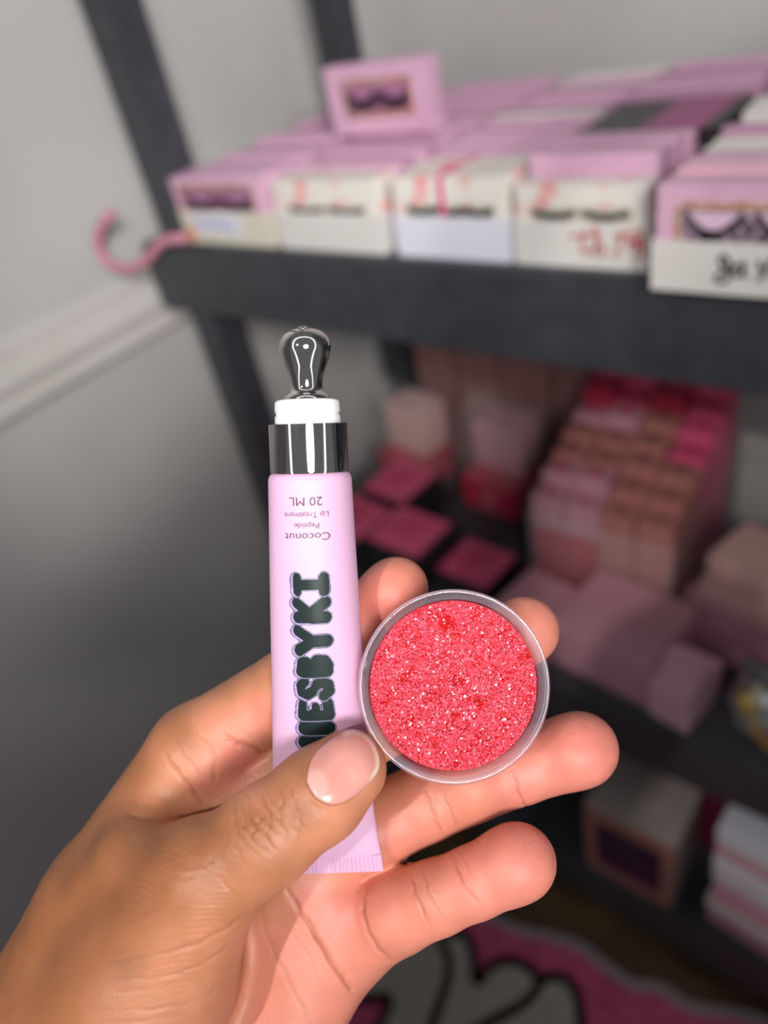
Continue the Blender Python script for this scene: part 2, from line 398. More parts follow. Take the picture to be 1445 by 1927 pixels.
# ------------------------------------------------------------------ middle shelf
Z2 = SH[1]
def flat_box(name, c, size, z0, rz, m, m2, label, cat, group=None, seam=.45):
    """shallow lidded carton: base and overlapping lid"""
    t = empty(name, (c[0], c[1], z0), math.radians(rz))
    w, d, h = size
    bm = bmesh.new(); add_box(bm, -w / 2 + .001, w / 2 - .001, -d / 2 + .001, d / 2 - .001, 0, h * .9, bev=.001); bm_obj('base', bm, m2, t)
    bm = bmesh.new(); add_box(bm, -w / 2, w / 2, -d / 2, d / 2, h * seam, h, bev=.0016); bm_obj('lid', bm, m, t)
    tag(t, label, cat, group)
    return t
M_pale = mat('pale_pink_carton', srgb(206, 150, 166), 0.5, noise=(16, srgb(196, 140, 156), .4, .7))
M_pale2 = mat('blush_carton', srgb(220, 176, 172), 0.5)
flat_box('shipping_carton', (-.262, .622), (.132, .116, .074), Z2, -6, M_pale, M_pale, 'large pale pink carton at the front of the middle shelf', 'carton')
flat_box('shipping_carton', (-.375, .612), (.085, .095, .058), Z2, -8, M_pale, M_pale, 'smaller pale pink carton half hidden behind the jar', 'carton')
# opened flap carton
t = tag(empty('open_carton', (-.172, .585, Z2), math.radians(-10)), 'small pink carton with its flap open beside the large carton', 'carton')
box_obj('body', (-.024, .024, -.036, .036, 0, .058), M_pink3, t, bev=.001)
bm = bmesh.new(); add_box(bm, -.023, .023, -.001, .001, 0, .05, bev=.0004)
o = bm_obj('flap', bm, M_pale, t); o.location = (0, -.034, .058); o.rotation_euler = (math.radians(-58), 0, 0)
# stack of thin blush boxes at the right
zz = Z2
for i, (dx, dy, h, rz, mm) in enumerate(((0, 0, .026, -12, M_pale), (.004, .006, .024, -9, M_pale), (-.006, .010, .024, -14, M_pale), (.010, .016, .026, -10, M_pale2), (.014, .022, .030, -16, M_pale2))):
    flat_box('mailer_box', (-.125 + dx, .700 + dy), (.150, .080, h), zz, rz, mm, mm,
             ['bottom pale pink mailer box of the stepped stack', 'second mailer box from the bottom of the stepped stack', 'middle mailer box of the stepped stack', 'second mailer box from the top of the stepped stack', 'topmost blush mailer box of the stepped stack'][i], 'box', 'stack of mailer boxes', .1)
    zz += h + .0004
flat_box('pink_case', (-.060, .745), (.06, .05, .03), zz, 20, M_plum, M_pink2, 'small orchid pink case on top of the mailer stack', 'box')
# black boxes with hot pink tops
def labelled_box(c, size, z0, rz, label, tilt=0):
    t = empty('labelled_box', (c[0], c[1], z0), math.radians(rz))
    w, d, h = size
    box_obj('body', (-w / 2, w / 2, -d / 2, d / 2, 0, h), M_blackbox, t, bev=.0015)
    box_obj('top_card', (-w / 2 + .001, w / 2 - .001, -d / 2 + .001, d / 2 - .001, h, h + .0016), M_hot, t, bev=.0004)
    bm = bmesh.new()
    for k in range(3): add_box(bm, -w * .3, w * .3 - k * .008, d * (.22 - .16 * k), d * (.28 - .16 * k), h + .0014, h + .0020)
    bm_obj('printed_line', bm, M_hotr, t)
    return tag(t, label, 'box', 'black boxes with hot pink tops')
labelled_box((-.605, .645), (.100, .088, .072), Z2, -3, 'black box with a hot pink top nearest the index fingertip')
labelled_box((-.692, .745), (.090, .096, .074), Z2, -4, 'black box with a hot pink top behind the nearest one')
labelled_box((-.712, .640), (.096, .088, .068), Z2, -6, 'black box with a hot pink top partly behind the tube')
labelled_box((-.500, .660), (.088, .080, .036), Z2, -4, 'low black box with a hot pink top beside the clear bin')
# clear zip pouches at the back
def pouch(c, size, z0, rz, label):
    t = empty('zip_pouch', (c[0], c[1], z0), math.radians(rz))
    w, d, h = size
    n, m_ = 12, 10; v = []; f = []
    for j in range(m_ + 1):
        for i in range(n):
            th = 2 * math.pi * i / n; q = j / m_
            k = (1 - q ** 5) ** .5 * .98 + .02
            rr = random.Random(i * 31 + j * 7 + int(w * 1000)).uniform(.93, 1.04)
            v.append((math.copysign(abs(math.cos(th)) ** .6, math.cos(th)) * w / 2 * rr * (1 - .1 * q), math.copysign(abs(math.sin(th)) ** .6, math.sin(th)) * d / 2 * rr * (.08 + .92 * k), h * q))
    for j in range(m_):
        for i in range(n): f.append((j * n + i, j * n + (i + 1) % n, (j + 1) * n + (i + 1) % n, (j + 1) * n + i))
    f.append(tuple(range(n))[::-1])
    pyd('film', v, f, M_clear, t, smooth=True)
    return tag(t, label, 'pouch', 'clear pouches at the back')
pouch((-.735, .850), (.145, .12, .19), Z2 + .001, -8, 'clear plastic pouch of pale boxes beside the back post')
pouch((-.560, .860), (.150, .12, .19), Z2 + .001, -5, 'clear plastic pouch of pale boxes beside the red boxes')
def carton_in(c, size, z0, rz, m, label): return flat_box('sample_carton', c, size, z0, rz, m, m, label, 'carton', None, .2)
carton_in((-.735, .862), (.085, .06, .085), Z2 + .066, -8, M_pale2, 'pale carton standing in the pouch beside the back post')
carton_in((-.560, .866), (.090, .055, .085), Z2 + .066, -5, M_pale, 'pale carton standing in the pouch beside the red boxes')
carton_in((-.738, .845), (.100, .085, .060), Z2 + .004, -8, M_hotr, 'cerise carton lying at the bottom of the pouch by the post')
carton_in((-.560, .845), (.105, .085, .060), Z2 + .004, -5, M_hotr, 'cerise carton lying at the bottom of the pouch by the bin')

# clear bin full of small boxes
bx0, bx1, by0, by1 = -.425, -.228, .690, .925
t = tag(empty('clear_bin', ((bx0 + bx1) / 2, (by0 + by1) / 2, Z2)), 'clear plastic bin crammed with small pink and red boxes', 'bin')
cx, cy = (bx0 + bx1) / 2, (by0 + by1) / 2
for nm, e in (('wall_panel', (bx0, bx1, by0, by0 + .002, 0, .135)), ('wall_panel', (bx0, bx1, by1 - .002, by1, 0, .135)), ('wall_panel', (bx0, bx0 + .002, by0, by1, 0, .135)),
              ('wall_panel', (bx1 - .002, bx1, by0, by1, 0, .135)), ('base', (bx0, bx1, by0, by1, 0, .003))):
    box_obj(nm, (e[0] - cx, e[1] - cx, e[2] - cy, e[3] - cy, e[4], e[5]), M_clear, t, bev=.0004)
pal = {'tan': (M_tan, 'tan pink'), 'rose': (M_pale, 'dusty pink'), 'red': (M_hotr, 'red'), 'hot': (M_hot, 'hot pink')}
small = {}
for k, (mm, _) in pal.items():
    for wd, dp in ((.0455, .031),):
        bm = bmesh.new(); add_box(bm, -wd / 2, wd / 2, -dp / 2, dp / 2, 0, .05, bev=.001)
        add_box(bm, -wd / 2 + .003, wd / 2 - .003, -dp / 2 + .003, dp / 2 - .003, .0495, .0508, mi=0)
        for ang in range(6):
            a = ang * math.pi / 3; add_box(bm, .007 * math.cos(a) - .0022, .007 * math.cos(a) + .0022, .007 * math.sin(a) - .0022, .007 * math.sin(a) + .0022, .0500, .0514, mi=1)
        me = bpy.data.meshes.new('small_box_' + k); bmesh.ops.recalc_face_normals(bm, faces=bm.faces[:]); bm.to_mesh(me); bm.free()
        me.materials.append(mm); me.materials.append(M_brown if k == 'tan' else M_hotr); small[k] = me
r = random.Random(11)
for iy in range(7):
    for ix in range(4):
        for lay in range(3 if iy == 0 else 1):
            x = bx0 + .0265 + ix * .048; y = by0 + .021 + iy * .0325
            kind = ('rose' if ix < 2 and r.random() < .75 else 'tan') if iy < 5 else ('red' if r.random() < .75 else 'hot')
            if ix == 3 and iy > 2 and r.random() < .6: kind = 'hot'
            if iy == 0 and lay < 2: kind = 'tan' if ix > 1 else 'red'
            o = bpy.data.objects.new('small_box', small[kind]); col.objects.link(o)
            z = Z2 + .0035 + lay * .0525
            o.location = (x + r.uniform(-.001, .001), y, z); o.rotation_euler = (0, 0, math.radians(r.uniform(-2, 2)))
            if iy: o.scale = (1, 1, (.157 + iy * .012 + r.uniform(-.003, .006) + (.012 if kind == 'red' else 0)) / .05)
            nm = {'tan': 'tan pink', 'rose': 'dusty pink', 'red': 'red', 'hot': 'hot pink'}[kind]
            if iy == 0: lb = 'small %s box in the front row of the bin, %s from left, %s layer' % (nm, ORD[ix], ('bottom', 'middle', 'top')[lay])
            else: lb = 'tall %s box in the bin, %s row from the front, %s from left' % (nm, ORD[iy], ORD[ix])
            tag(o, lb, 'box', 'boxes crammed in the clear bin')
# dusty cartons stacked against the back behind the pouches
M_dust = mat('dusty_brown_carton', srgb(156, 116, 112), 0.6, noise=(20, srgb(140, 104, 100), .4, .7))
for i, (x, w_, h_, tx) in enumerate(((-.715, .075, .235, 'nearest the back post'), (-.632, .080, .270, 'between the two clear pouches'), (-.545, .085, .290, 'behind the pouch by the bin'), (-.468, .058, .300, 'beside the red boxes'))):
    flat_box('upright_carton', (x, .925), (w_, .030, h_), Z2, rnd.uniform(-2, 2), M_dust, M_dust, 'upright dusty brown carton at the back of the shelf, ' + tx, 'carton', 'upright cartons at the back', .7)
# frosted bag at the right of the bin and an iridescent jar at the front right
pouch((-.150, .850), (.13, .10, .17), Z2 + .001, 6, 'frosted plastic pouch at the back beside the clear bin')
M_irid = mat('iridescent_film', srgb(150, 160, 170), 0.15, metal=.6, noise=(30, srgb(190, 160, 90), .45, .6))
t = tag(empty('iridescent_pouch', (-.075, .590, Z2), math.radians(-20)), 'crumpled iridescent pouch at the front beyond the open carton', 'pouch')
bm = bmesh.new(); bmesh.ops.create_icosphere(bm, subdivisions=3, radius=1)
for vtx in bm.verts:
    p = vtx.co; s = 1 + .1 * math.sin(9 * p.x + 5 * p.y) * math.cos(7 * p.z)
    vtx.co = Vector((p.x * .05 * s, p.y * .042 * s, .042 + p.z * .042 * s if p.z > -.9 else 0.002))
bm_obj('body', bm, M_irid, t)
box_obj('seal_strip', (-.045, .045, -.002, .002, .078, .092), M_irid, t, bev=.0008)

# ------------------------------------------------------------------ bottom shelf
Z3 = SH[2]
t = tag(empty('framed_box', (-.222, .548, Z3 + .0005)), 'pale grey box with a dark window in its front on the bottom shelf', 'box')
box_obj('body', (-.066, .066, 0, .105, 0, .172), mat('grey_card', srgb(176, 164, 160), .55), t, bev=.0015)
box_obj('front_card', (-.066, .066, -.0012, .0006, 0, .171), mat('kraft_pink_card', srgb(168, 118, 106), .55), t, bev=.0004)
box_obj('window', (-.048, .048, -.0024, -.0010, .030, .140), mat('dark_purple_window', srgb(52, 34, 62), .25), t, bev=.0005)
bm = bmesh.new()
for k in range(4): add_box(bm, -.064, .064, .022 + k * .022, .0228 + k * .022, .1718, .1726)
bm_obj('top_crease', bm, M_brown, t)
flat_box('backing_carton', (-.200, .735), (.17, .13, .200), Z3, -2, M_maroon, M_maroon, 'dark maroon carton behind the grey windowed box', 'carton')
flat_box('maroon_folder', (-.200, .728), (.16, .12, .012), Z3 + .2005, -4, M_maroon, M_maroon, 'thin maroon folder lying on the dark maroon carton', 'folder')
zz = Z3
for i in range(11):
    m1 = [M_white, M_lav, M_pale][i % 3] if i > 5 else [M_pale, M_pink2, M_white][i % 3]
    flat_box('lash_carton', (-.040 + rnd.uniform(-.004, .004), .615 + rnd.uniform(-.004, .004)), (.13, .12, .0225), zz, -4 + rnd.uniform(-2, 2), m1, m1, '%s thin carton from the bottom of the tall stack on the bottom shelf' % ORD[i], 'carton', 'tall stack of thin cartons', .3)
    zz += .0229

# ------------------------------------------------------------------ rug
rug = tag(empty('rug', (-.3, .2, 0)), 'pink rug with white black-outlined lobes and a wavy edge', 'rug')
edge = [(-.75, .36), (-.66, .385), (-.58, .40), (-.50, .432), (-0.428, 0.447), (-0.368, 0.458), (-0.315, 0.476), (-0.272, 0.487), (-0.226, 0.482), (-0.183, 0.48), (-0.146, 0.497), (-0.101, 0.497), (-0.053, 0.518), (-0.005, 0.534), (.06, .53), (.14, .55), (.25, .54)]
edge = [tuple(p) for p in smooth_pts(edge, 4)]
def slab(name, poly, z0, z1, m):
    n = len(poly); v = [(x + .3, y - .2, z0) for x, y in poly] + [(x + .3, y - .2, z1) for x, y in poly]
    f = [tuple(range(n, 2 * n)), tuple(range(n))[::-1]] + [(i, (i + 1) % n, n + (i + 1) % n, n + i) for i in range(n)]
    bm = bmesh.new(); bv = [bm.verts.new(p) for p in v]
    for q in f: bm.faces.new([bv[i] for i in q])
    bmesh.ops.triangulate(bm, faces=[fc for fc in bm.faces if len(fc.verts) > 4])
    return bm_obj(name, bm, m, rug)
M_rugp = mat('pink_pile', srgb(206, 96, 136), 0.95, spec=.1, noise=(60, srgb(176, 70, 110), .35, .7), bump=(700, .6, .002))
M_rugw = mat('cream_pile', srgb(176, 168, 160), 0.95, spec=.1, noise=(60, srgb(164, 156, 148), .35, .7), bump=(700, .6, .002))
M_rugk = mat('black_pile', srgb(26, 24, 26), 0.95, spec=.1, bump=(700, .6, .002))
M_rugg = mat('grey_binding', srgb(150, 134, 138), 0.9, spec=.1, bump=(700, .5, .002))
slab('pile', [(x, y - .012) for x, y in edge] + [(.25, -.5), (-.75, -.5)], .0002, .012, M_rugp)
pl = lambda a, b, d: (a + .3, b - .2, d)
v, f = ribbon_mesh([(x, y - .006) for x, y in edge], .018, pl, .0004, .0126); pyd('binding', v, f, M_rugg, rug)
white = [(-0.635, 0.232), (-0.583, 0.317), (-0.48, 0.372), (-0.447, 0.396), (-0.412, 0.38), (-0.385, 0.347), (-0.379, 0.379), (-0.354, 0.403), (-0.319, 0.407), (-0.305, 0.397), (-0.286, 0.42), (-0.26, 0.422), (-0.235, 0.399), (-0.205, 0.344), (-0.468, 0.168), (-0.493, 0.243), (-0.541, 0.212), (-0.613, 0.207)]
slab('white_lobe', white, .0115, .0135, M_rugw)
for s in ([(-0.488, 0.376), (-0.442, 0.347), (-0.425, 0.31), (-0.414, 0.258), (-0.403, 0.22)],
          [(-0.462, 0.378), (-0.447, 0.396), (-0.417, 0.382), (-0.387, 0.344), (-0.379, 0.378), (-0.354, 0.403), (-0.319, 0.407), (-0.302, 0.392), (-0.31, 0.358), (-0.337, 0.314), (-0.36, 0.274)],
          [(-0.205, 0.344), (-0.27, .29), (-0.36, .235), (-0.468, 0.168)], [(-0.608, 0.201), (-0.635, 0.232), (-0.62, .28), (-0.583, 0.317), (-0.53, .352), (-0.488, 0.372)],
          [(-0.308, 0.395), (-0.286, 0.42), (-0.26, 0.422), (-0.235, 0.399), (-0.205, 0.344)],
          [(-0.608, 0.201), (-0.542, 0.213), (-0.494, 0.247), (-0.483, 0.209), (-0.468, 0.168)]):
    v, f = ribbon_mesh(s, .015, pl, .0130, .0016); pyd('black_outline', v, f, M_rugk, rug)

# ================================================================== foreground, worked in millimetres right / down / ahead of the lens
def P(px, py, z): return np.array(((px - 722.5) * z / F_PX, (py - 963.5) * z / F_PX, z))
BASIS = np.stack((RIGHT, DOWN, FWD))
def world(a, origin): return (np.asarray(a) / 1000.0) @ BASIS + CAM - origin

# ------------------------------------------------------------------ tube
def ax_x(y): return 572.5 + (y - 617) * 0.0386
def ax_z(y): return 176 + (y - 617) * 0.0137
def axis(y): return P(ax_x(y), y, ax_z(y))
TDIR = axis(1640) - axis(617); TDIR /= np.linalg.norm(TDIR)
TX = np.array((1.0, 0, 0)); TX -= TDIR * TX.dot(TDIR); TX /= np.linalg.norm(TX)
TN = np.cross(TX, TDIR); TN = TN if TN[2] < 0 else -TN          # towards the viewer
YK = [888, 892, 900, 930, 1000, 1150, 1300, 1440, 1530, 1590, 1622, 1640]
AK = [8.8, 9.5, 9.95, 10.05, 10.3, 10.9, 11.4, 12.0, 12.9, 13.9, 14.6, 14.75]
BK = [8.8, 9.5, 9.95, 10.05, 9.9, 9.1, 7.8, 6.1, 4.3, 2.4, 0.85, 0.7]
def ab(y): return np.interp(y, YK, AK), np.interp(y, YK, BK)
T_ORG = world(axis(1640), 0)
tube = tag(empty('squeeze_tube', T_ORG), 'pale pink lip treatment tube with chrome tip held upside down by the thumb', 'tube')
M_tube = mat('pale_pink_tube', srgb(217, 174, 206), 0.5, spec=.3, Subsurface_Weight=0.12, Subsurface_Radius=(.6, .5, .55), Subsurface_Scale=.002)
M_chrome = mat('chrome', (0.64, 0.61, 0.60), 0.05, metal=1.0, noise=(1600, (0.54, 0.52, 0.51), .5, .7))
M_nozzle = mat('white_nozzle_plastic', srgb(240, 236, 240), 0.35, Subsurface_Weight=0.15, Subsurface_Radius=(.6, .6, .6), Subsurface_Scale=.002)
def ring(y, a, b, n=72): 
    th = np.linspace(0, 2 * np.pi, n, endpoint=False)
    return axis(y) + np.outer(np.cos(th) * a, TX) + np.outer(np.sin(th) * b, TN)
def loft(name, rings, m, close=(True, True), smooth=True):
    n = len(rings[0]); v = np.concatenate(rings); f = []
    for j in range(len(rings) - 1):
        for i in range(n): f.append((j * n + i, j * n + (i + 1) % n, (j + 1) * n + (i + 1) % n, (j + 1) * n + i))
    if close[0]: f.append(tuple(range(n))[::-1])
    if close[1]: f.append(tuple(range((len(rings) - 1) * n, len(rings) * n)))
    o = pyd(name, world(v, T_ORG), f, m, tube, smooth=smooth)
    bm = bmesh.new(); bm.from_mesh(o.data); bmesh.ops.recalc_face_normals(bm, faces=bm.faces[:]); bm.to_mesh(o.data); bm.free()
    return o
def crisp(o, ang=35):
    o.data.set_sharp_from_angle(angle=math.radians(ang)); return o
ys = np.concatenate((np.linspace(888, 902, 8), np.linspace(910, 1600, 60)))
body = crisp(loft('tube_body', [ring(y, *ab(y)) for y in ys], M_tube, (True, False)))
# crimped end with fine ribs
yc = [1600, 1606, 1609, 1638, 1640]
rings = []
n = 900
th = np.linspace(0, 2 * np.pi, n, endpoint=False)
for y in yc:
    a, b = ab(y)
    rib = np.where(np.abs(np.cos(th)) < .985, 0.16 * np.sign(np.sin(88 * np.cos(th) * a / 14.75 * 1.0)), 0) if y >= 1609 else 0
    bb = (max(b, .75) if y >= 1609 else b)
    rings.append(axis(y) + np.outer(np.cos(th) * a, TX) + np.outer(np.sign(np.sin(th)) * np.abs(np.sin(th)) ** (.35 if y >= 1609 else 1) * (bb + rib), TN))
crisp(loft('crimped_end', rings, M_tube, (False, True)), 25)
def lathe(name, prof, m, n=64, ang=40):
    return crisp(loft(name, [ring(y, max(r_, .02), max(r_, .02), n) for y, r_ in prof], m), ang)
lathe('chrome_collar', [(797, 7.6), (797, 9.0), (798, 9.3), (884, 9.35), (888, 9.3), (889, 8.6)], M_chrome)
lathe('nozzle_base', [(752, 6.6), (754, 7.3), (757, 7.62), (774, 7.75), (777, 7.5), (781, 7.45), (784, 7.75), (800, 7.8)], M_nozzle)
tip = [(618, 0.05), (618.2, .9), (619, 1.9), (621, 3.0), (625, 4.1), (631, 5.0), (640, 5.72), (650, 6.0), (660, 5.98), (672, 5.6), (686, 5.0), (698, 4.45), (710, 4.02), (722, 3.78), (731, 3.75), (737, 4.0), (741, 4.6), (745, 5.1), (750, 5.4), (756, 5.5)]
tp = smooth_pts(tip, 3)
lathe('applicator_tip', [(p[0], p[1]) for p in tp], M_chrome, 64, 60)
# outlet hole at the top of the tip
hc = axis(622.5) + TN * 3.05
hv = []; hf = []
hn = TN * .72 - TDIR * .69; hn /= np.linalg.norm(hn); hx = TX; hy = np.cross(hn, hx)
for k, (rr, dd) in enumerate(((1.25, .10), (1.05, .26), (.85, .22), (.6, -.1))):
    for i in range(24):
        t_ = 2 * np.pi * i / 24; hv.append(hc + hx * rr * np.cos(t_) + hy * rr * .62 * np.sin(t_) + hn * (dd + .15))
for k in range(3):
    for i in range(24): hf.append((k * 24 + i, k * 24 + (i + 1) % 24, (k + 1) * 24 + (i + 1) % 24, (k + 1) * 24 + i))
hf.append(tuple(range(72, 96)))
pyd('outlet_hole', world(hv, T_ORG), hf, M_chrome, tube, smooth=True)

def on_tube(px, py, lift=0.04):
    px = np.asarray(px, float); py = np.asarray(py, float)
    a, b = ab(py); z = 176 + (py - 617) * 0.0137
    xl = np.clip((px - ax_x(py)) * (z - b * .9) / F_PX, -a * .999, a * .999)
    d = b * np.sqrt(1 - (xl / a) ** 2) + lift
    A = np.stack(((ax_x(py) - 722.5) * z / F_PX, (py - 963.5) * z / F_PX, z), -1)
    return A + xl[..., None] * TX + d[..., None] * TN
# small upside-down print
M_print = mat('grey_print', srgb(84, 66, 76), 0.9, spec=.05)
def small_print(text, cx, cy, width, cap, name):
    cu = bpy.data.curves.new('print', 'FONT'); cu.body = text; cu.align_x = 'CENTER'; cu.size = 1; cu.resolution_u = 3
    o = bpy.data.objects.new('print', cu); col.objects.link(o)
    dg = bpy.context.evaluated_depsgraph_get(); me = bpy.data.meshes.new_from_object(o.evaluated_get(dg))
    bpy.data.objects.remove(o)
    co = np.array([v.co[:] for v in me.vertices]); wdt = co[:, 0].max() - co[:, 0].min(); mid = (co[:, 0].max() + co[:, 0].min()) / 2
    s = width / wdt; sy = cap / .7
    q = on_tube(cx - (co[:, 0] - mid) * s, cy - cap / 2 + co[:, 1] * sy, .05)
    for v_, c_ in zip(me.vertices, world(q, T_ORG)): v_.co = c_
    me.materials.clear()
    ob = link(name, me, M_print, tube)
small_print('20 ML', 582.5, 937, 63, 15.5, 'size_print')
small_print('Lip Treatment', 583.5, 961, 84, 10, 'product_print')
small_print('Peptide', 584.5, 980, 47, 9.5, 'product_print')
small_print('Coconut', 585.5, 1000, 86, 13.5, 'product_print')
# bubble-letter logo, reading upwards
GL = {
 'I': [[(.5, .1), (.5, .9)], [(.22, .07), (.78, .07)], [(.22, .93), (.78, .93)]],
 'i': [[(.5, .06), (.5, .94)]],
 'K': [[(.22, .04), (.22, .96)], [(.82, .98), (.30, .50)], [(.38, .52), (.84, .04)]],
 'Y': [[(.16, .96), (.5, .5)], [(.86, .98), (.5, .5)], [(.5, .55), (.5, .02)]],
 'B': [[(.22, .06), (.22, .94)], [(.25, .92), (.6, .9), (.7, .74), (.55, .55), (.28, .52)], [(.5, .52), (.78, .38), (.74, .14), (.5, .05), (.25, .06)]],
 'S': [[(.82, .80), (.62, .95), (.32, .93), (.2, .74), (.36, .57), (.64, .46), (.8, .28), (.66, .06), (.36, .04), (.16, .2)]],
 'E': [[(.24, .06), (.24, .94)], [(.24, .94), (.78, .90)], [(.24, .5), (.62, .5)], [(.24, .06), (.80, .10)]],
 'H': [[(.2, .04), (.2, .96)], [(.8, .04), (.8, .96)], [(.2, .5), (.8, .5)]],
 'A': [[(.16, .04), (.5, .94)], [(.84, .04), (.5, .94)], [(.3, .34), (.7, .34)]],
 'L': [[(.26, .94), (.26, .06)], [(.26, .06), (.8, .06)]]}
LET = [('I', 1058, 1114, 11.5), ('K', 1104, 1163, 12.5), ('Y', 1155, 1222, 12.5), ('B', 1208, 1260, 12), ('S', 1249, 1302, 11.5), ('E', 1289, 1342, 11.5), ('i', 1331, 1369, 14), ('H', 1360, 1418, 13), ('S', 1414, 1464, 13), ('A', 1460, 1516, 13), ('L', 1512, 1556, 13)]
gy = np.arange(1048, 1474, 1.0); gx = np.arange(538, 656, 1.0)
GX, GY = np.meshgrid(gx, gy)
def seg_d(x, y, a, b):
    ax_, ay_ = a; bx_, by_ = b; dx, dy = bx_ - ax_, by_ - ay_
    t_ = np.clip(((x - ax_) * dx + (y - ay_) * dy) / (dx * dx + dy * dy + 1e-9), 0, 1)
    return np.hypot(x - ax_ - t_ * dx, y - ay_ - t_ * dy)
def letter_sd(ch, y0, y1, rad, X, Y):
    d = np.full(X.shape, 1e9)
    for st in GL[ch]:
        # u runs up the picture (y1 -> y0), letter height runs right -> left
        pts = []
        for u, v_ in st:
            yy = y1 - rad * .6 - u * (y1 - y0 - 1.2 * rad); sh = (yy - 1085) * .033
            pts.append((632 + sh - rad - v_ * (84 - 2 * rad), yy))
        for a, b in zip(pts[:-1], pts[1:]): d = np.minimum(d, seg_d(X, Y, a, b))
    return d - rad
colr = np.zeros(GX.shape + (3,)); mask = np.zeros(GX.shape, bool)
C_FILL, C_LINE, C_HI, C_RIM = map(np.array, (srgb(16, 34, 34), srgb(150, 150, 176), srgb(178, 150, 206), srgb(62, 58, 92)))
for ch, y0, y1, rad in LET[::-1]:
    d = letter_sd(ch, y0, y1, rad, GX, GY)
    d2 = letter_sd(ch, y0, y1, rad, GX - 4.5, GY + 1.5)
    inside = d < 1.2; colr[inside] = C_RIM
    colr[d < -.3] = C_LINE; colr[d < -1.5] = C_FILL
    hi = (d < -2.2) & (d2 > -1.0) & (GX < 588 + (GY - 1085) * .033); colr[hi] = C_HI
    mask |= inside
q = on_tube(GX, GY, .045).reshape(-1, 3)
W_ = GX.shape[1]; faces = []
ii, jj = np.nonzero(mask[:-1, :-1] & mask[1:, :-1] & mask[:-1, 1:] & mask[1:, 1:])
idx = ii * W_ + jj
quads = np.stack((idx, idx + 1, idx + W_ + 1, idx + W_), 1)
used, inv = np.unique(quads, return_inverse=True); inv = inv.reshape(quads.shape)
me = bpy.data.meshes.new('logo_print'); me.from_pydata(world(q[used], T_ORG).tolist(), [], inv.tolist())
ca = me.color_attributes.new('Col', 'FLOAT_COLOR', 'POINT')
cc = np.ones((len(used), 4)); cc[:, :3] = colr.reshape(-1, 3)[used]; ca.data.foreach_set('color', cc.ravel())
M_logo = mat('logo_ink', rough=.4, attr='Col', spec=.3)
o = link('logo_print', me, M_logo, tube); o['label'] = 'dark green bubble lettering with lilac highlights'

# ------------------------------------------------------------------ jar of scrub
JC = P(857, 1293, 175.0)
JN = np.array((0.05, -0.07, -1.0)); JN /= np.linalg.norm(JN)       # the jar's open end faces the viewer
JX = np.array((1.0, 0, 0)); JX -= JN * JX.dot(JN); JX /= np.linalg.norm(JX); JY = np.cross(JN, JX)
J_ORG = world(JC - JN * 15.5, 0)
jar = tag(empty('cosmetic_jar', J_ORG), 'round clear plastic jar of pink scrub resting on the fingers', 'jar')
def jar_lathe(name, prof, m, parent, n=128, closed=True):
    v = []; f = []
    th = np.linspace(0, 2 * np.pi, n, endpoint=False)
    for r_, h in prof: v.append(JC + JN * h + np.outer(np.cos(th) * r_, JX) + np.outer(np.sin(th) * r_, JY))
    v = np.concatenate(v); k = len(prof)
    for j in range(k if closed else k - 1):
        j2 = (j + 1) % k
        for i in range(n): f.append((j * n + i, j * n + (i + 1) % n, j2 * n + (i + 1) % n, j2 * n + i))
    o = pyd(name, world(v, J_ORG), f, m, parent, smooth=True)
    bm = bmesh.new(); bm.from_mesh(o.data); bmesh.ops.recalc_face_normals(bm, faces=bm.faces[:]); bm.to_mesh(o.data); bm.free()
    return crisp(o, 40)
M_glass = bpy.data.materials.new('clear_acrylic'); M_glass.use_nodes = True
nt = M_glass.node_tree; nt.nodes.remove(nt.nodes['Principled BSDF'])
g1 = nt.nodes.new('ShaderNodeBsdfTransparent'); g1.inputs[0].default_value = (.96, .94, .96, 1)
g2 = nt.nodes.new('ShaderNodeBsdfPrincipled'); g2.inputs['Base Color'].default_value = (*srgb(226, 206, 222), 1); g2.inputs['Roughness'].default_value = .05; g2.inputs['Specular IOR Level'].default_value = 1.0; g2.inputs['Coat Weight'].default_value = 1.0; g2.inputs['Coat Roughness'].default_value = .03
lw = nt.nodes.new('ShaderNodeLayerWeight'); lw.inputs[0].default_value = .35
mr = nt.nodes.new('ShaderNodeMapRange'); mr.inputs[3].default_value = .10; mr.inputs[4].default_value = .55; nt.links.new(lw.outputs['Facing'], mr.inputs[0])
mx = nt.nodes.new('ShaderNodeMixShader'); nt.links.new(mr.outputs[0], mx.inputs[0]); nt.links.new(g1.outputs[0], mx.inputs[1]); nt.links.new(g2.outputs[0], mx.inputs[2])
nt.links.new(mx.outputs[0], nt.nodes['Material Output'].inputs[0])
jar_lathe('jar_wall', [(20.35, -.3), (20.9, .0), (21.2, -.5), (21.7, -.7), (22.2, -.6), (22.55, -1.0), (22.65, -1.8), (22.5, -2.5), (21.9, -2.9), (22.0, -3.6), (22.45, -4.1), (22.4, -5.0), (21.8, -5.6),
                       (21.5, -8), (21.1, -13.8), (20.4, -15.3), (19.2, -15.5), (.1, -15.5), (.1, -14.2), (18.5, -14.2), (19.4, -13.2), (20.0, -5), (20.2, -1.2)], M_glass, jar)
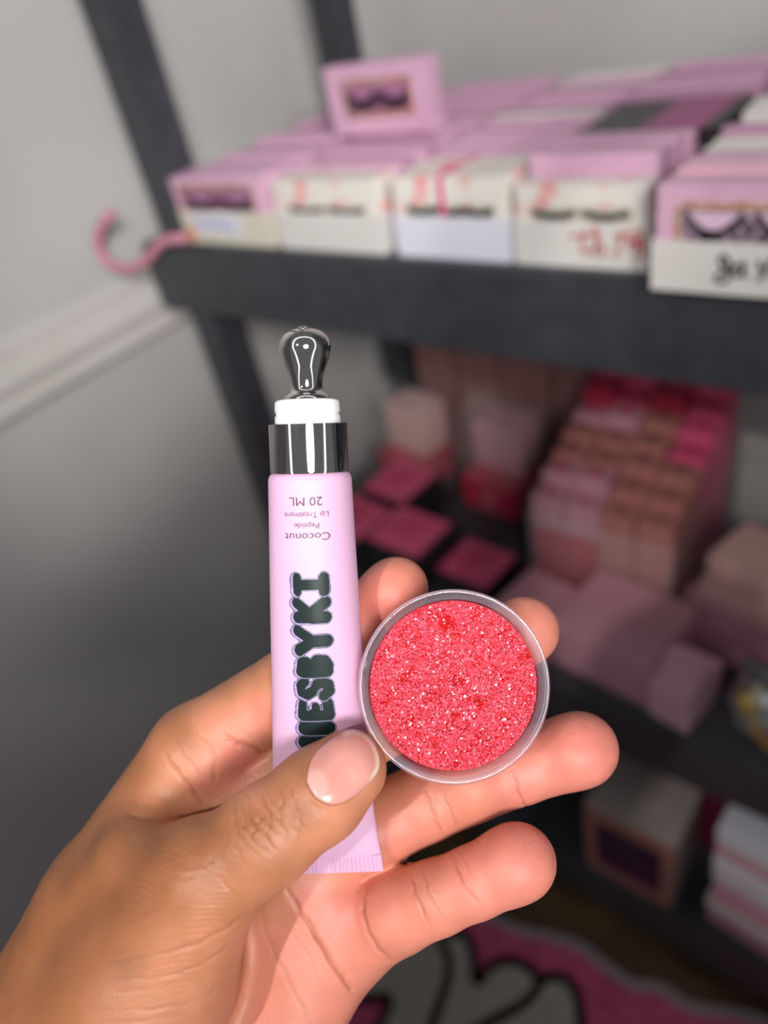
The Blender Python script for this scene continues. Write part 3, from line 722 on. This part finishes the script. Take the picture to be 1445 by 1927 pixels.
# the scrub: a packed bed and loose sugar grains
SR = 19.85; SH_ = -2.6
scr = tag(empty('sugar_scrub', world(JC + JN * -8, 0)), 'coarse pink and red sugar scrub filling the clear jar', 'scrub', kind='stuff')
S_ORG = world(JC + JN * -8, 0)
nr, na = 46, 150
v = [JC + JN * SH_]; f = []
rs = np.random.RandomState(5)
for j in range(1, nr + 1):
    for i in range(na):
        t_ = 2 * np.pi * (i + .5 * (j % 2)) / na; r_ = SR * j / nr
        v.append(JC + JX * r_ * np.cos(t_) + JY * r_ * np.sin(t_) + JN * (SH_ + rs.uniform(-.35, .1) - .25))
for i in range(na): f.append((0, 1 + i, 1 + (i + 1) % na))
for j in range(nr - 1):
    for i in range(na):
        a = 1 + j * na + i; b = 1 + j * na + (i + 1) % na; f.append((a, a + na, b + na, b))
k = len(v)
for i in range(na):
    t_ = 2 * np.pi * (i + .5 * (nr % 2)) / na; v.append(JC + JX * 19.3 * np.cos(t_) + JY * 19.3 * np.sin(t_) + JN * -13.6)
for i in range(na): f.append((1 + (nr - 1) * na + i, k + i, k + (i + 1) % na, 1 + (nr - 1) * na + (i + 1) % na))
f.append(tuple(range(k, k + na)))
M_scrub = mat('packed_scrub', srgb(238, 78, 96), 0.5, noise=(260, srgb(226, 50, 60), .45, .62), bump=(1800, .8, .0008), Subsurface_Weight=.15, Subsurface_Radius=(1, .35, .4), Subsurface_Scale=.0015)
o = pyd('packed_bed', world(np.array(v), S_ORG), f, M_scrub, scr); o['kind'] = 'stuff'
NG = 9500
base = np.array(((1, 0, 0), (-1, 0, 0), (0, 1, 0), (0, -1, 0), (0, 0, 1), (0, 0, -1)), float)
cubev = np.array([(x, y, z) for x in (-1, 1) for y in (-1, 1) for z in (-1, 1)], float) * .72
cubef = np.array(((0, 1, 3, 2), (4, 6, 7, 5), (0, 4, 5, 1), (2, 3, 7, 6), (0, 2, 6, 4), (1, 5, 7, 3)))
rad = SR * .985 * np.sqrt(rs.rand(NG)); th = rs.rand(NG) * 2 * np.pi
gxy = np.stack((rad * np.cos(th), rad * np.sin(th)), 1)
sz = rs.uniform(.17, .34, NG)
Q = rs.randn(NG, 4); Q /= np.linalg.norm(Q, axis=1)[:, None]
w_, x_, y_, z_ = Q.T
RM = np.stack((np.stack((1 - 2 * (y_**2 + z_**2), 2 * (x_*y_ - z_*w_), 2 * (x_*z_ + y_*w_)), 1), np.stack((2 * (x_*y_ + z_*w_), 1 - 2 * (x_**2 + z_**2), 2 * (y_*z_ - x_*w_)), 1), np.stack((2 * (x_*z_ - y_*w_), 2 * (y_*z_ + x_*w_), 1 - 2 * (x_**2 + y_**2)), 1)), 1)
shp = rs.uniform(.7, 1.3, (NG, 1, 3))
gv = np.einsum('nij,nkj->nki', RM, cubev[None] * shp) * sz[:, None, None]
gc = JC + gxy[:, :1] * JX + gxy[:, 1:] * JY + (SH_ + rs.uniform(-.25, .28, NG))[:, None] * JN
gv = (gv + gc[:, None, :]).reshape(-1, 3)
gf = (cubef[None] + (np.arange(NG) * 8)[:, None, None]).reshape(-1, 4)
me = bpy.data.meshes.new('sugar_grain'); me.from_pydata(world(gv, S_ORG).tolist(), [], gf.tolist())
blot = (np.sin(gxy[:, 0] * .55 + 1.3) * np.sin(gxy[:, 1] * .62 + .4) + .7 * np.sin(gxy[:, 0] * 1.3 - gxy[:, 1] * 1.1)) + rs.randn(NG) * .7
c_p, c_r, c_w, c_l = map(np.array, (srgb(238, 84, 104), srgb(216, 34, 40), srgb(255, 208, 216), srgb(244, 116, 138)))
gcol = np.where((blot > 1.0)[:, None], c_r, c_p); u_ = rs.rand(NG)
near_red = np.hypot(gxy[:, 0] + 1.5, gxy[:, 1] - 14.6) < 2.0
gcol[u_ < .2] = c_l; gcol[near_red | (np.hypot(gxy[:, 0] - 6, gxy[:, 1] + 4) < 1.1)] = c_r; gcol[rs.rand(NG) < .022] = c_w
cc = np.ones((NG * 8, 4)); cc[:, :3] = np.repeat(gcol, 8, 0)
ca = me.color_attributes.new('Col', 'FLOAT_COLOR', 'POINT'); ca.data.foreach_set('color', cc.ravel())
M_grain = mat('sugar_crystal', rough=.22, attr='Col', spec=.6, Transmission_Weight=.06, Subsurface_Weight=.1, Subsurface_Radius=(1, .4, .4), Subsurface_Scale=.0008)
o = link('sugar_grain', me, M_grain, scr); o['kind'] = 'stuff'

# ------------------------------------------------------------------ the hand: one continuous surface from a smooth-blended field
def S(px, py, z, rpx): return (P(px, py, z), rpx * z / F_PX)
FINGERS = {
 'index':  [S(372, 1418, 207, 90), S(590, 1268, 205, 74), S(680, 1172, 202, 66), S(747, 1107, 199, 59)],
 'middle': [S(455, 1500, 209, 88), S(720, 1345, 206, 76), S(880, 1250, 204, 68), S(987, 1187, 202, 64)],
 'ring':   [S(560, 1622, 207, 84), S(800, 1510, 204, 70), S(975, 1444, 203, 66), S(1094, 1409, 202, 68)],
 'little': [S(660, 1762, 206, 80), S(748, 1714, 197, 74), S(822, 1688, 192, 66), S(892, 1660, 190, 64), S(977, 1621, 189, 69)]}
THUMB = [S(275, 1850, 183, 158), S(392, 1652, 173, 101), S(505, 1569, 171, 90), S(600, 1496, 172, 85), S(655, 1447, 173, 73)]
PALM = [[S(372, 1418, 207, 92), S(205, 1668, 206, 104), S(75, 1900, 203, 118), S(-60, 2120, 203, 150)],
        [S(455, 1500, 209, 88), S(330, 1730, 210, 92), S(190, 1980, 208, 120), S(20, 2200, 206, 150)],
        [S(560, 1622, 207, 86), S(430, 1830, 208, 92), S(280, 2060, 207, 120), S(100, 2260, 206, 140)],
        [S(655, 1762, 205, 86), S(565, 1872, 203, 96), S(400, 2060, 203, 125), S(180, 2290, 206, 140), S(-60, 2560, 212, 150), S(-330, 2940, 220, 175)],
        [S(275, 1850, 183, 158), S(130, 2040, 190, 190), S(0, 2200, 200, 190), S(-160, 2420, 205, 180), S(-330, 2680, 212, 185), S(-560, 3040, 220, 205)],
        [S(620, 1690, 202, 62), S(560, 1780, 201, 66)],
        [S(362, 1622, 177, 66), S(262, 1632, 189, 84), S(178, 1742, 196, 106), S(150, 1890, 194, 140)]]   # the web and the muscle behind it
BUMPS = [(S(885, 1476, 200, 60), 'ring'), (S(700, 1558, 202, 66), 'ring'), (S(1080, 1414, 199, 64), 'ring'), (S(960, 1627, 188, 64), 'little'), (S(735, 1116, 196, 56), 'index'), (S(540, 1300, 201, 70), 'index')]
def round_cone(p, A, B):
    a, r1 = A; b, r2 = B
    ba = b - a; l2 = ba @ ba; rr = r1 - r2; a2 = l2 - rr * rr; il2 = 1 / l2
    pa = p - a; y = pa @ ba; z = y - l2
    x2 = np.maximum(l2 * l2 * np.einsum('ij,ij->i', pa, pa) - l2 * y * y, 0)
    y2 = y * y * l2; z2 = z * z * l2; k = np.sign(rr) * rr * rr * x2
    out = (np.sqrt(x2 * a2 * il2) + y * rr) * il2 - r1
    c2 = np.sign(y) * a2 * y2 < k; out = np.where(c2, np.sqrt(x2 + y2) * il2 - r1, out)
    c1 = np.sign(z) * a2 * z2 > k; out = np.where(c1, np.sqrt(x2 + z2) * il2 - r2, out)
    return out
def smin(a, b, k):
    h = np.clip(k - np.abs(a - b), 0, None) / k
    return np.minimum(a, b) - h * h * k * .25
def chain(p, nodes, k):
    d = None
    for A, B in zip(nodes[:-1], nodes[1:]):
        e = round_cone(p, A, B); d = e if d is None else smin(d, e, k)
    return d
def field(p):
    palm = None
    for nd in PALM:
        e = chain(p, nd, 3.0); palm = e if palm is None else smin(palm, e, 9.0)
    fing = None
    for nm, nd in FINGERS.items():
        e = chain(p, nd, 1.6)
        for (c, r_), who in BUMPS:
            if who == nm: e = smin(e, np.linalg.norm(p - c, axis=1) - r_, 3.0)
        fing = e if fing is None else smin(fing, e, 1.4)
    d = smin(palm, fing, 3.2)
    th_ = chain(p, THUMB, 3.0)
    return smin(d, th_, 7.0)
def surface_nets(lo, hi, h):
    n = np.ceil((hi - lo) / h).astype(int) + 1
    xs, ys_, zs = [lo[i] + h * np.arange(n[i]) for i in range(3)]
    # coarse pass first, then exact values only near the surface
    cq = 5; nc = (n + cq - 1) // cq
    cxs, cys, czs = [lo[i] + h * (cq * np.arange(nc[i]) + (cq - 1) / 2) for i in range(3)]
    g = np.stack(np.meshgrid(cxs, cys, czs, indexing='ij'), -1).reshape(-1, 3)
    V = field(g).reshape(nc)
    for a in range(3): V = np.repeat(V, cq, axis=a)
    V = V[:n[0], :n[1], :n[2]].copy()
    near = np.argwhere(np.abs(V) < cq * h * .85)
    V[tuple(near.T)] = field(lo + h * near)
    sg = V < 0
    cs = [sg[dx:n[0] - 1 + dx, dy:n[1] - 1 + dy, dz:n[2] - 1 + dz] for dx in (0, 1) for dy in (0, 1) for dz in (0, 1)]
    cnt = sum(c.astype(np.int8) for c in cs)
    act = (cnt > 0) & (cnt < 8)
    I = np.argwhere(act); ID = -np.ones(act.shape, np.int64); ID[act] = np.arange(len(I))
    acc = np.zeros((len(I), 3)); num = np.zeros(len(I))
    corners = [(dx, dy, dz) for dx in (0, 1) for dy in (0, 1) for dz in (0, 1)]
    vals = {c: V[I[:, 0] + c[0], I[:, 1] + c[1], I[:, 2] + c[2]].astype(float) for c in corners}
    for c in corners:
        for a in range(3):
            if c[a] == 0:
                c2 = list(c); c2[a] = 1; c2 = tuple(c2)
                u, w2 = vals[c], vals[c2]; cr = (u < 0) != (w2 < 0)
                t_ = np.where(cr, u / np.where(cr, u - w2, 1), 0)
                pt = np.tile(np.array(c, float), (len(I), 1)); pt[:, a] = t_
                acc[cr] += pt[cr]; num[cr] += 1
    verts = lo + h * (I + acc / num[:, None])
    quads = []
    for a in range(3):
        b, c = (a + 1) % 3, (a + 2) % 3
        s0 = [slice(None)] * 3; s1 = [slice(None)] * 3; s0[a] = slice(0, -1); s1[a] = slice(1, None)
        u, w2 = sg[tuple(s0)], sg[tuple(s1)]
        E = np.argwhere(u != w2); flip = u[tuple(E.T)]
        ok = (E[:, b] > 0) & (E[:, c] > 0) & (E[:, b] < n[b] - 1) & (E[:, c] < n[c] - 1)
        E = E[ok]; flip = flip[ok]
        def cell(db, dc):
            q_ = E.copy(); q_[:, b] += db; q_[:, c] += dc; return ID[tuple(q_.T)]
        qd = np.stack((cell(-1, -1), cell(0, -1), cell(0, 0), cell(-1, 0)), 1)
        qd[~flip] = qd[~flip][:, ::-1]
        quads.append(qd)
    return verts, np.concatenate(quads)
def grad(p, e=.15):
    k_ = np.array(((1, -1, -1), (-1, -1, 1), (-1, 1, -1), (1, 1, 1)), float)      # tetrahedral differences
    return sum(d * field(p + e * d)[:, None] for d in k_) / (4 * e)
def settle(p, it=2):
    for _ in range(it):
        g = grad(p); p = p - (field(p) / np.maximum((g * g).sum(1), .05))[:, None] * g
    return p
HV, HQ = surface_nets(np.array((-205., 6., 150.)), np.array((66., 280., 258.)), 1.25)
HV = settle(HV, 1)
fn = np.cross(HV[HQ[:, 2]] - HV[HQ[:, 0]], HV[HQ[:, 3]] - HV[HQ[:, 1]])          # wind every quad outwards
if (fn * grad(HV[HQ].mean(1))).sum() < 0: HQ = HQ[:, ::-1]
H_ORG = world(P(250, 1950, 205), 0)
me = bpy.data.meshes.new('tmp'); me.from_pydata(HV.tolist(), [], HQ.tolist())
tmp = bpy.data.objects.new('tmp', me); col.objects.link(tmp)
md = tmp.modifiers.new('s', 'SUBSURF'); md.levels = 2
me2 = bpy.data.meshes.new_from_object(tmp.evaluated_get(bpy.context.evaluated_depsgraph_get()))
bpy.data.objects.remove(tmp)
n = len(me2.vertices); co = np.empty(n * 3); me2.vertices.foreach_get('co', co); co = co.reshape(-1, 3)
NRM = np.empty(n * 3); me2.vertex_normals.foreach_get('vector', NRM); NRM = NRM.reshape(-1, 3)
if (NRM * (co - co.mean(0))).sum() < 0: NRM = -NRM
PX = 722.5 + co[:, 0] / co[:, 2] * F_PX; PY = 963.5 + co[:, 1] / co[:, 2] * F_PX
FRONT = np.clip(-NRM[:, 2] * 2.0, 0, 1)
THD = chain(co, THUMB, 3.0)
isthumb = THD < 1.5
def poly_d(pts):
    d = np.full(n, 1e3); pts = np.array(smooth_pts(pts, 4)); lo_, hi_ = pts.min(0) - 25, pts.max(0) + 25
    ix_ = np.nonzero((PX > lo_[0]) & (PX < hi_[0]) & (PY > lo_[1]) & (PY < hi_[1]) & (FRONT > 0))[0]
    dd = np.full(len(ix_), 1e3); tt = np.zeros(len(ix_)); ns = len(pts) - 1
    pts = pts + np.stack((1.6 * np.sin(np.arange(ns + 1) * 1.9 + pts[0, 0]), 1.6 * np.cos(np.arange(ns + 1) * 2.3 + pts[0, 1])), 1)
    for i_, (a, b) in enumerate(zip(pts[:-1], pts[1:])):
        e_ = seg_d(PX[ix_], PY[ix_], a, b); tt = np.where(e_ < dd, i_ / max(ns - 1, 1), tt); dd = np.minimum(dd, e_)
    d[ix_] = dd; fade = np.ones(n); fade[ix_] = .15 + .85 * np.clip(np.minimum(tt, 1 - tt) / .22, 0, 1) * (.8 + .2 * np.sin(tt * 17))
    return d, fade
# creases: points, depth mm, half width px, how dark, on the thumb?
CR = [
 ([(770, 1618), (775, 1650), (785, 1690), (812, 1748)], .50, 5, .45, 0), ([(784, 1612), (800, 1650), (812, 1690), (840, 1738)], .30, 4, .35, 0),
 ([(850, 1592), (858, 1625), (875, 1668), (912, 1712)], .45, 5, .45, 0), ([(862, 1590), (880, 1630), (902, 1668)], .15, 3, .25, 0),
 ([(716, 1640), (692, 1670), (683, 1705), (690, 1745), (712, 1785), (738, 1806)], .8, 6, .5, 0),
 ([(800, 1478), (812, 1510), (822, 1545), (838, 1572)], .4, 5, .42, 0), ([(826, 1478), (838, 1505), (852, 1535), (862, 1560)], .3, 4, .35, 0),
 ([(962, 1440), (972, 1478), (985, 1510), (994, 1522)], .35, 5, .42, 0),
 ([(534, 1664), (552, 1694), (585, 1745), (622, 1808), (650, 1850), (664, 1872)], .9, 6, .5, 0), ([(640, 1822), (655, 1850), (668, 1868)], .5, 5, .3, 0),
 ([(492, 1690), (496, 1740), (520, 1800), (560, 1880), (590, 1940)], .25, 6, .2, 0), ([(540, 1742), (580, 1800), (612, 1870)], .15, 5, .12, 0),
 ([(415, 1378), (440, 1396), (470, 1405), (512, 1420)], .9, 6, .4, 0), ([(365, 1372), (392, 1398), (405, 1440), (400, 1480)], .25, 6, .15, 0),
 ([(305, 1408), (322, 1436), (345, 1465), (394, 1522)], .6, 6, .4, 0), ([(330, 1380), (350, 1420), (380, 1470)], .2, 5, .15, 0),
 ([(235, 1528), (262, 1538), (300, 1540), (345, 1540), (392, 1534)], .6, 8, .25, 0), ([(470, 1590), (560, 1560)], .0, 5, .0, 0),
 ([(492, 1483), (500, 1510), (512, 1536), (505, 1570), (516, 1592), (538, 1612)], .42, 4, .5, 1), ([(472, 1500), (470, 1530), (482, 1552), (476, 1575), (500, 1600), (520, 1622)], .38, 4, .45, 1),
 ([(446, 1500), (442, 1530), (446, 1560), (464, 1590), (500, 1626)], .30, 4, .4, 1), ([(520, 1470), (532, 1500), (528, 1530), (538, 1560), (546, 1582)], .28, 4, .4, 1),
 ([(545, 1470), (552, 1500), (562, 1528), (566, 1560), (562, 1590)], .25, 3.5, .35, 1), ([(486, 1520), (500, 1530), (490, 1545), (484, 1560), (496, 1556)], .25, 3.5, .4, 1),
 ([(455, 1515), (462, 1540), (456, 1565)], .2, 3.5, .3, 1), ([(430, 1520), (424, 1550), (434, 1585), (470, 1630)], .2, 4, .25, 1),
 ([(405, 1640), (430, 1672), (470, 1700)], .2, 5, .15, 1), ([(205, 1808), (280, 1800), (360, 1780), (430, 1745), (470, 1712)], .45, 6, .22, 1), ([(180, 1842), (260, 1842), (340, 1830), (405, 1800), (440, 1768)], .3, 5, .15, 1), ([(205, 1902), (300, 1898), (380, 1878), (425, 1846)], .25, 5, .12, 1), ([(150, 1925), (260, 1922), (360, 1908)], .2, 5, .1, 1), ([(200, 1868), (280, 1862), (350, 1850)], .2, 5, .12, 1)]
# skin tone: brown back of hand and thumb, pink palm and pads
CP = [(60, 1750, 0), (130, 1640, 0), (220, 1560, .02), (200, 1700, 0), (300, 1600, 0), (100, 1880, .05), (230, 1800, .08), (330, 1680, .05), (420, 1600, .02), (380, 1560, 0), (480, 1560, .0), (560, 1540, .03), (300, 1880, .32), (380, 1880, .5), (350, 1800, .25), (420, 1800, .45),
      (430, 1700, .15), (520, 1640, .18), (600, 1590, .42), (660, 1540, .55), (700, 1480, .5), (715, 1420, .45), (620, 1390, .35), (560, 1440, .15), (500, 1470, .05), (330, 1370, .12), (250, 1450, .04), (420, 1290, .22), (480, 1255, .3), (400, 1350, .7), (480, 1330, .85), (500, 1260, .5), (330, 1450, .5), (380, 1480, .8), (450, 1430, 1), (480, 1470, 1), (300, 1500, .25),
      (720, 1120, 1), (780, 1070, .8), (1000, 1180, .85), (1100, 1400, 1), (1000, 1450, .95), (800, 1520, .8), (850, 1500, .75), (740, 1560, .9), (900, 1650, .95), (980, 1600, 1), (750, 1700, .85), (800, 1680, .75), (640, 1720, 1), (580, 1680, .95), (560, 1800, .85), (620, 1880, .85), (500, 1900, .8), (480, 1780, .75), (700, 1800, .8), (450, 1900, .6)]
cp = np.array(CP, float)
def tone(px, py, sel):
    q_ = cp[sel]; w2 = 1 / (((px[:, None] - q_[None, :, 0]) ** 2 + (py[:, None] - q_[None, :, 1]) ** 2) / 900 + .6) ** 1.6
    return (w2 * q_[None, :, 2]).sum(1) / w2.sum(1)
gxx, gyy = np.meshgrid(np.arange(-400, 1300, 12.), np.arange(950, 2700, 12.))
tg = tone(gxx.ravel(), gyy.ravel(), slice(None)).reshape(gxx.shape)
fx = np.clip((PX + 400) / 12, 0, gxx.shape[1] - 1.01); fy = np.clip((PY - 950) / 12, 0, gxx.shape[0] - 1.01)
jx, jy = fx.astype(int), fy.astype(int); fx -= jx; fy -= jy
tone_w = tg[jy, jx] * (1 - fx) * (1 - fy) + tg[jy, jx + 1] * fx * (1 - fy) + tg[jy + 1, jx] * (1 - fx) * fy + tg[jy + 1, jx + 1] * fx * fy
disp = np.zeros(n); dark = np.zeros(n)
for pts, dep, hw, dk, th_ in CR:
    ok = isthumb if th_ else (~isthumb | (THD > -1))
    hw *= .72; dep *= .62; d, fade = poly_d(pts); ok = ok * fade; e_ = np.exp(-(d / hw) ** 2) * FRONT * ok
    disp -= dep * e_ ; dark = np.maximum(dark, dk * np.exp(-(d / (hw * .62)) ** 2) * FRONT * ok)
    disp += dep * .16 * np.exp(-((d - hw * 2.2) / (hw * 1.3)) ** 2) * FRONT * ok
# fine oblique folds over the thumb's root, as on the loose skin there
def warp(x, y, k): return np.sin(x * .031 + y * .017 + k) + .7 * np.sin(x * -.019 + y * .043 + 2.1 * k) + .5 * np.sin(x * .071 + y * .059 + .7 * k)
bend = PY - .16 * (PX - 330) * np.clip((1760 - PY) / 80, -1.3, 1.3)
wgt = np.exp(-(((PX - 325) / 120) ** 4 + ((PY - 1745) / 150) ** 4)) * FRONT
ridge = lambda ph: 1 - 2 * np.abs(np.sin(ph / 2)) ** .6                        # narrow grooves between broad ridges
fold = ridge(-bend / 13.0 * 2 * np.pi + 1.5 * warp(PX, PY, 0)) * np.clip(.55 + .6 * warp(PX * 1.3, PY * 1.3, 4), 0, 1)
fold2 = ridge((bend + .5 * PX) / 21.0 * 2 * np.pi + 1.8 * warp(PX, PY, 2)) * np.clip(.4 + .6 * warp(PX, PY, 7), 0, 1)
disp += (.085 * fold + .06 * fold2) * wgt
cross = np.sin((PX * .8 - PY * .6) / 7.5 + 2 * warp(PX, PY, 3)) * np.sin((PX * .5 + PY * .86) / 6.0 + 2 * warp(PX, PY, 5))
disp += .022 * cross * (tone_w < .35) * FRONT
fold3 = np.sin((PX * .78 - PY * .62) * .34 + 2.4 * np.sin((PX * .6 + PY * .8) * .03))
disp += .045 * fold3 * np.exp(-(((PX - 500) / 75) ** 2 + ((PY - 1555) / 85) ** 2)) * FRONT * isthumb
# nail bed
NAIL = [(577, 1470), (584, 1432), (604, 1404), (632, 1384), (664, 1373), (693, 1384), (711, 1412), (713, 1447), (684, 1485), (650, 1508), (620, 1513), (594, 1499)]
NC = np.array((648., 1444.))
nl = np.array(smooth_pts(NAIL + NAIL[:1], 6))
dn = np.full(n, 1e3); ix_ = np.nonzero((PX > 530) & (PX < 770) & (PY > 1330) & (PY < 1560))[0]; dd = np.full(len(ix_), 1e3)
for a, b in zip(nl[:-1], nl[1:]): dd = np.minimum(dd, seg_d(PX[ix_], PY[ix_], a, b))
dn[ix_] = dd
ang = np.arctan2(nl[:, 1] - NC[1], nl[:, 0] - NC[0]); rr_ = np.hypot(nl[:, 1] - NC[1], nl[:, 0] - NC[0])
od = np.argsort(ang)
def nail_r(a): return np.interp(a, ang[od], rr_[od], period=2 * np.pi)
va = np.arctan2(PY - NC[1], PX - NC[0]); inside = np.hypot(PX - NC[0], PY - NC[1]) < nail_r(va)
prox = np.clip(((NC[0] - PX) * .77 + (PY - NC[1]) * .64 + 60) / 90, 0, 1)
fr = FRONT * isthumb
disp += fr * np.where(inside, -.35 * np.clip(dn / 6, 0, 1), .32 * np.exp(-((dn - 5) / 6) ** 2) * prox)
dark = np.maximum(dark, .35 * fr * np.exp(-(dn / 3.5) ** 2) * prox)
co2 = co + NRM * disp[:, None]
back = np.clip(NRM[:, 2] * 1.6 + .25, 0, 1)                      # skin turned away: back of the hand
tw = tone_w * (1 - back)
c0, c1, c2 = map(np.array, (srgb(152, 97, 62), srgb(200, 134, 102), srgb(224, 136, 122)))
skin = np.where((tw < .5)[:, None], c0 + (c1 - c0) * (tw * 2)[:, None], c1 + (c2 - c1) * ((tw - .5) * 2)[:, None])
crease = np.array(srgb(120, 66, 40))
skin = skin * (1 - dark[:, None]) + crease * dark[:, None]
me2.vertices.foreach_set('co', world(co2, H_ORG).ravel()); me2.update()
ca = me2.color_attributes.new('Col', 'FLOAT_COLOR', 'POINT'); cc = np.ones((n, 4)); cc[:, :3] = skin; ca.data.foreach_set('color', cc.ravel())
M_skin = bpy.data.materials.new('skin'); M_skin.use_nodes = True
nt = M_skin.node_tree; b = nt.nodes['Principled BSDF']
at = nt.nodes.new('ShaderNodeAttribute'); at.attribute_name = 'Col'
tc = nt.nodes.new('ShaderNodeTexCoord')
nz = nt.nodes.new('ShaderNodeTexNoise'); nz.inputs['Scale'].default_value = 130; nz.inputs['Detail'].default_value = 5
nt.links.new(tc.outputs['Object'], nz.inputs['Vector'])
mr = nt.nodes.new('ShaderNodeMapRange'); mr.inputs[1].default_value = .3; mr.inputs[2].default_value = .7; mr.inputs[3].default_value = .90; mr.inputs[4].default_value = 1.07
nt.links.new(nz.outputs['Fac'], mr.inputs[0])
ml = nt.nodes.new('ShaderNodeMix'); ml.data_type = 'RGBA'; ml.blend_type = 'MULTIPLY'; ml.inputs[0].default_value = 1
nt.links.new(at.outputs['Color'], ml.inputs[6]); nt.links.new(mr.outputs[0], ml.inputs[7]); nt.links.new(ml.outputs[2], b.inputs['Base Color'])
vo = nt.nodes.new('ShaderNodeTexVoronoi'); vo.inputs['Scale'].default_value = 1500; vo.feature = 'DISTANCE_TO_EDGE'
n2 = nt.nodes.new('ShaderNodeTexNoise'); n2.inputs['Scale'].default_value = 900; n2.inputs['Detail'].default_value = 2
nt.links.new(tc.outputs['Object'], n2.inputs['Vector']); nt.links.new(tc.outputs['Object'], vo.inputs['Vector'])
bp = nt.nodes.new('ShaderNodeBump'); bp.inputs['Strength'].default_value = .3; bp.inputs['Distance'].default_value = .00025
b2 = nt.nodes.new('ShaderNodeBump'); b2.inputs['Strength'].default_value = .35; b2.inputs['Distance'].default_value = .0003
nt.links.new(vo.outputs['Distance'], bp.inputs['Height']); nt.links.new(n2.outputs['Fac'], b2.inputs['Height'])
nt.links.new(b2.outputs[0], bp.inputs['Normal']); nt.links.new(bp.outputs[0], b.inputs['Normal'])
b.inputs['Roughness'].default_value = .42; b.inputs['Specular IOR Level'].default_value = .42
b.inputs['Subsurface Weight'].default_value = .22; b.inputs['Subsurface Radius'].default_value = (1.0, .32, .18); b.inputs['Subsurface Scale'].default_value = .0028
hand = link('hand', me2, M_skin, None, H_ORG, smooth=True)
tag(hand, 'left hand of a person pinching the tube and jar between thumb and fingers', 'hand')
# thumbnail plate
def march(px, py):
    dirv = np.stack(((px - 722.5) / F_PX, (py - 963.5) / F_PX, np.ones_like(px)), 1)
    z = np.full(len(px), 150.0)
    for _ in range(40): z = z + np.clip(field(dirv * z[:, None]), -2, 2) * .9
    return dirv * z[:, None]
nv = []; nf = []; ncol = []
NRr, NAa = 16, 72
a_ = np.linspace(-np.pi, np.pi, NAa, endpoint=False); R_ = nail_r(a_)
pxs = [np.array([NC[0]])]; pys = [np.array([NC[1]])]; qs = [np.array([0.0])]; an_ = [np.array([0.0])]
for j in range(1, NRr + 1):
    q_ = (j / NRr); pxs.append(NC[0] + R_ * q_ * np.cos(a_)); pys.append(NC[1] + R_ * q_ * np.sin(a_)); qs.append(np.full(NAa, q_)); an_.append(a_)
pxs, pys, qs, an_ = map(np.concatenate, (pxs, pys, qs, an_))
pt = march(pxs, pys); gn = grad(pt); gn /= np.linalg.norm(gn, axis=1)[:, None]
lift = .10 + .34 * (1 - qs ** 4)
top = pt + gn * lift[:, None]
nv = np.concatenate((top, pt + gn * (lift - .55)[:, None]))
k = 1 + NRr * NAa
for s, off in ((1, 0), (-1, k)):
    for i in range(NAa):
        t3 = (off, off + 1 + i, off + 1 + (i + 1) % NAa); nf.append(t3[::s])
    for j in range(NRr - 1):
        for i in range(NAa):
            A = off + 1 + j * NAa + i; B = off + 1 + j * NAa + (i + 1) % NAa
            nf.append((A, A + NAa, B + NAa, B)[::s])
e0 = 1 + (NRr - 1) * NAa
for i in range(NAa): nf.append((e0 + i, k + e0 + i, k + e0 + (i + 1) % NAa, e0 + (i + 1) % NAa))
dist_ = ((pxs - NC[0]) * .80 + (NC[1] - pys) * .45) / 62                          # towards the free edge
free = np.clip((qs - .84) / .06, 0, 1) * np.clip((dist_ - .35) / .3, 0, 1)
lun = np.clip(1 - np.hypot(pxs - 588, pys - 1478) / 34, 0, 1); lun = np.clip(lun * 4, 0, 1) * .4
c_n, c_f, c_m = map(np.array, (srgb(212, 148, 138), srgb(240, 220, 196), srgb(228, 190, 184)))
nc_ = c_n * (1 - free)[:, None] + c_f * free[:, None]; nc_ = nc_ * (1 - lun)[:, None] + c_m * lun[:, None]
nail = pyd('thumbnail', world(nv, H_ORG), nf, None, None, smooth=True)
nail.parent = hand
ca = nail.data.color_attributes.new('Col', 'FLOAT_COLOR', 'POINT'); cc = np.ones((2 * k, 4)); cc[:, :3] = np.concatenate((nc_, nc_)); ca.data.foreach_set('color', cc.ravel())
nail.data.materials.append(mat('nail_plate', rough=.22, attr='Col', spec=.55, Subsurface_Weight=.2, Subsurface_Radius=(1, .4, .3), Subsurface_Scale=.0015))
bm = bmesh.new(); bm.from_mesh(nail.data); bmesh.ops.recalc_face_normals(bm, faces=bm.faces[:]); bm.to_mesh(nail.data); bm.free()
nail['label'] = 'short unpolished thumbnail with pale free edge'
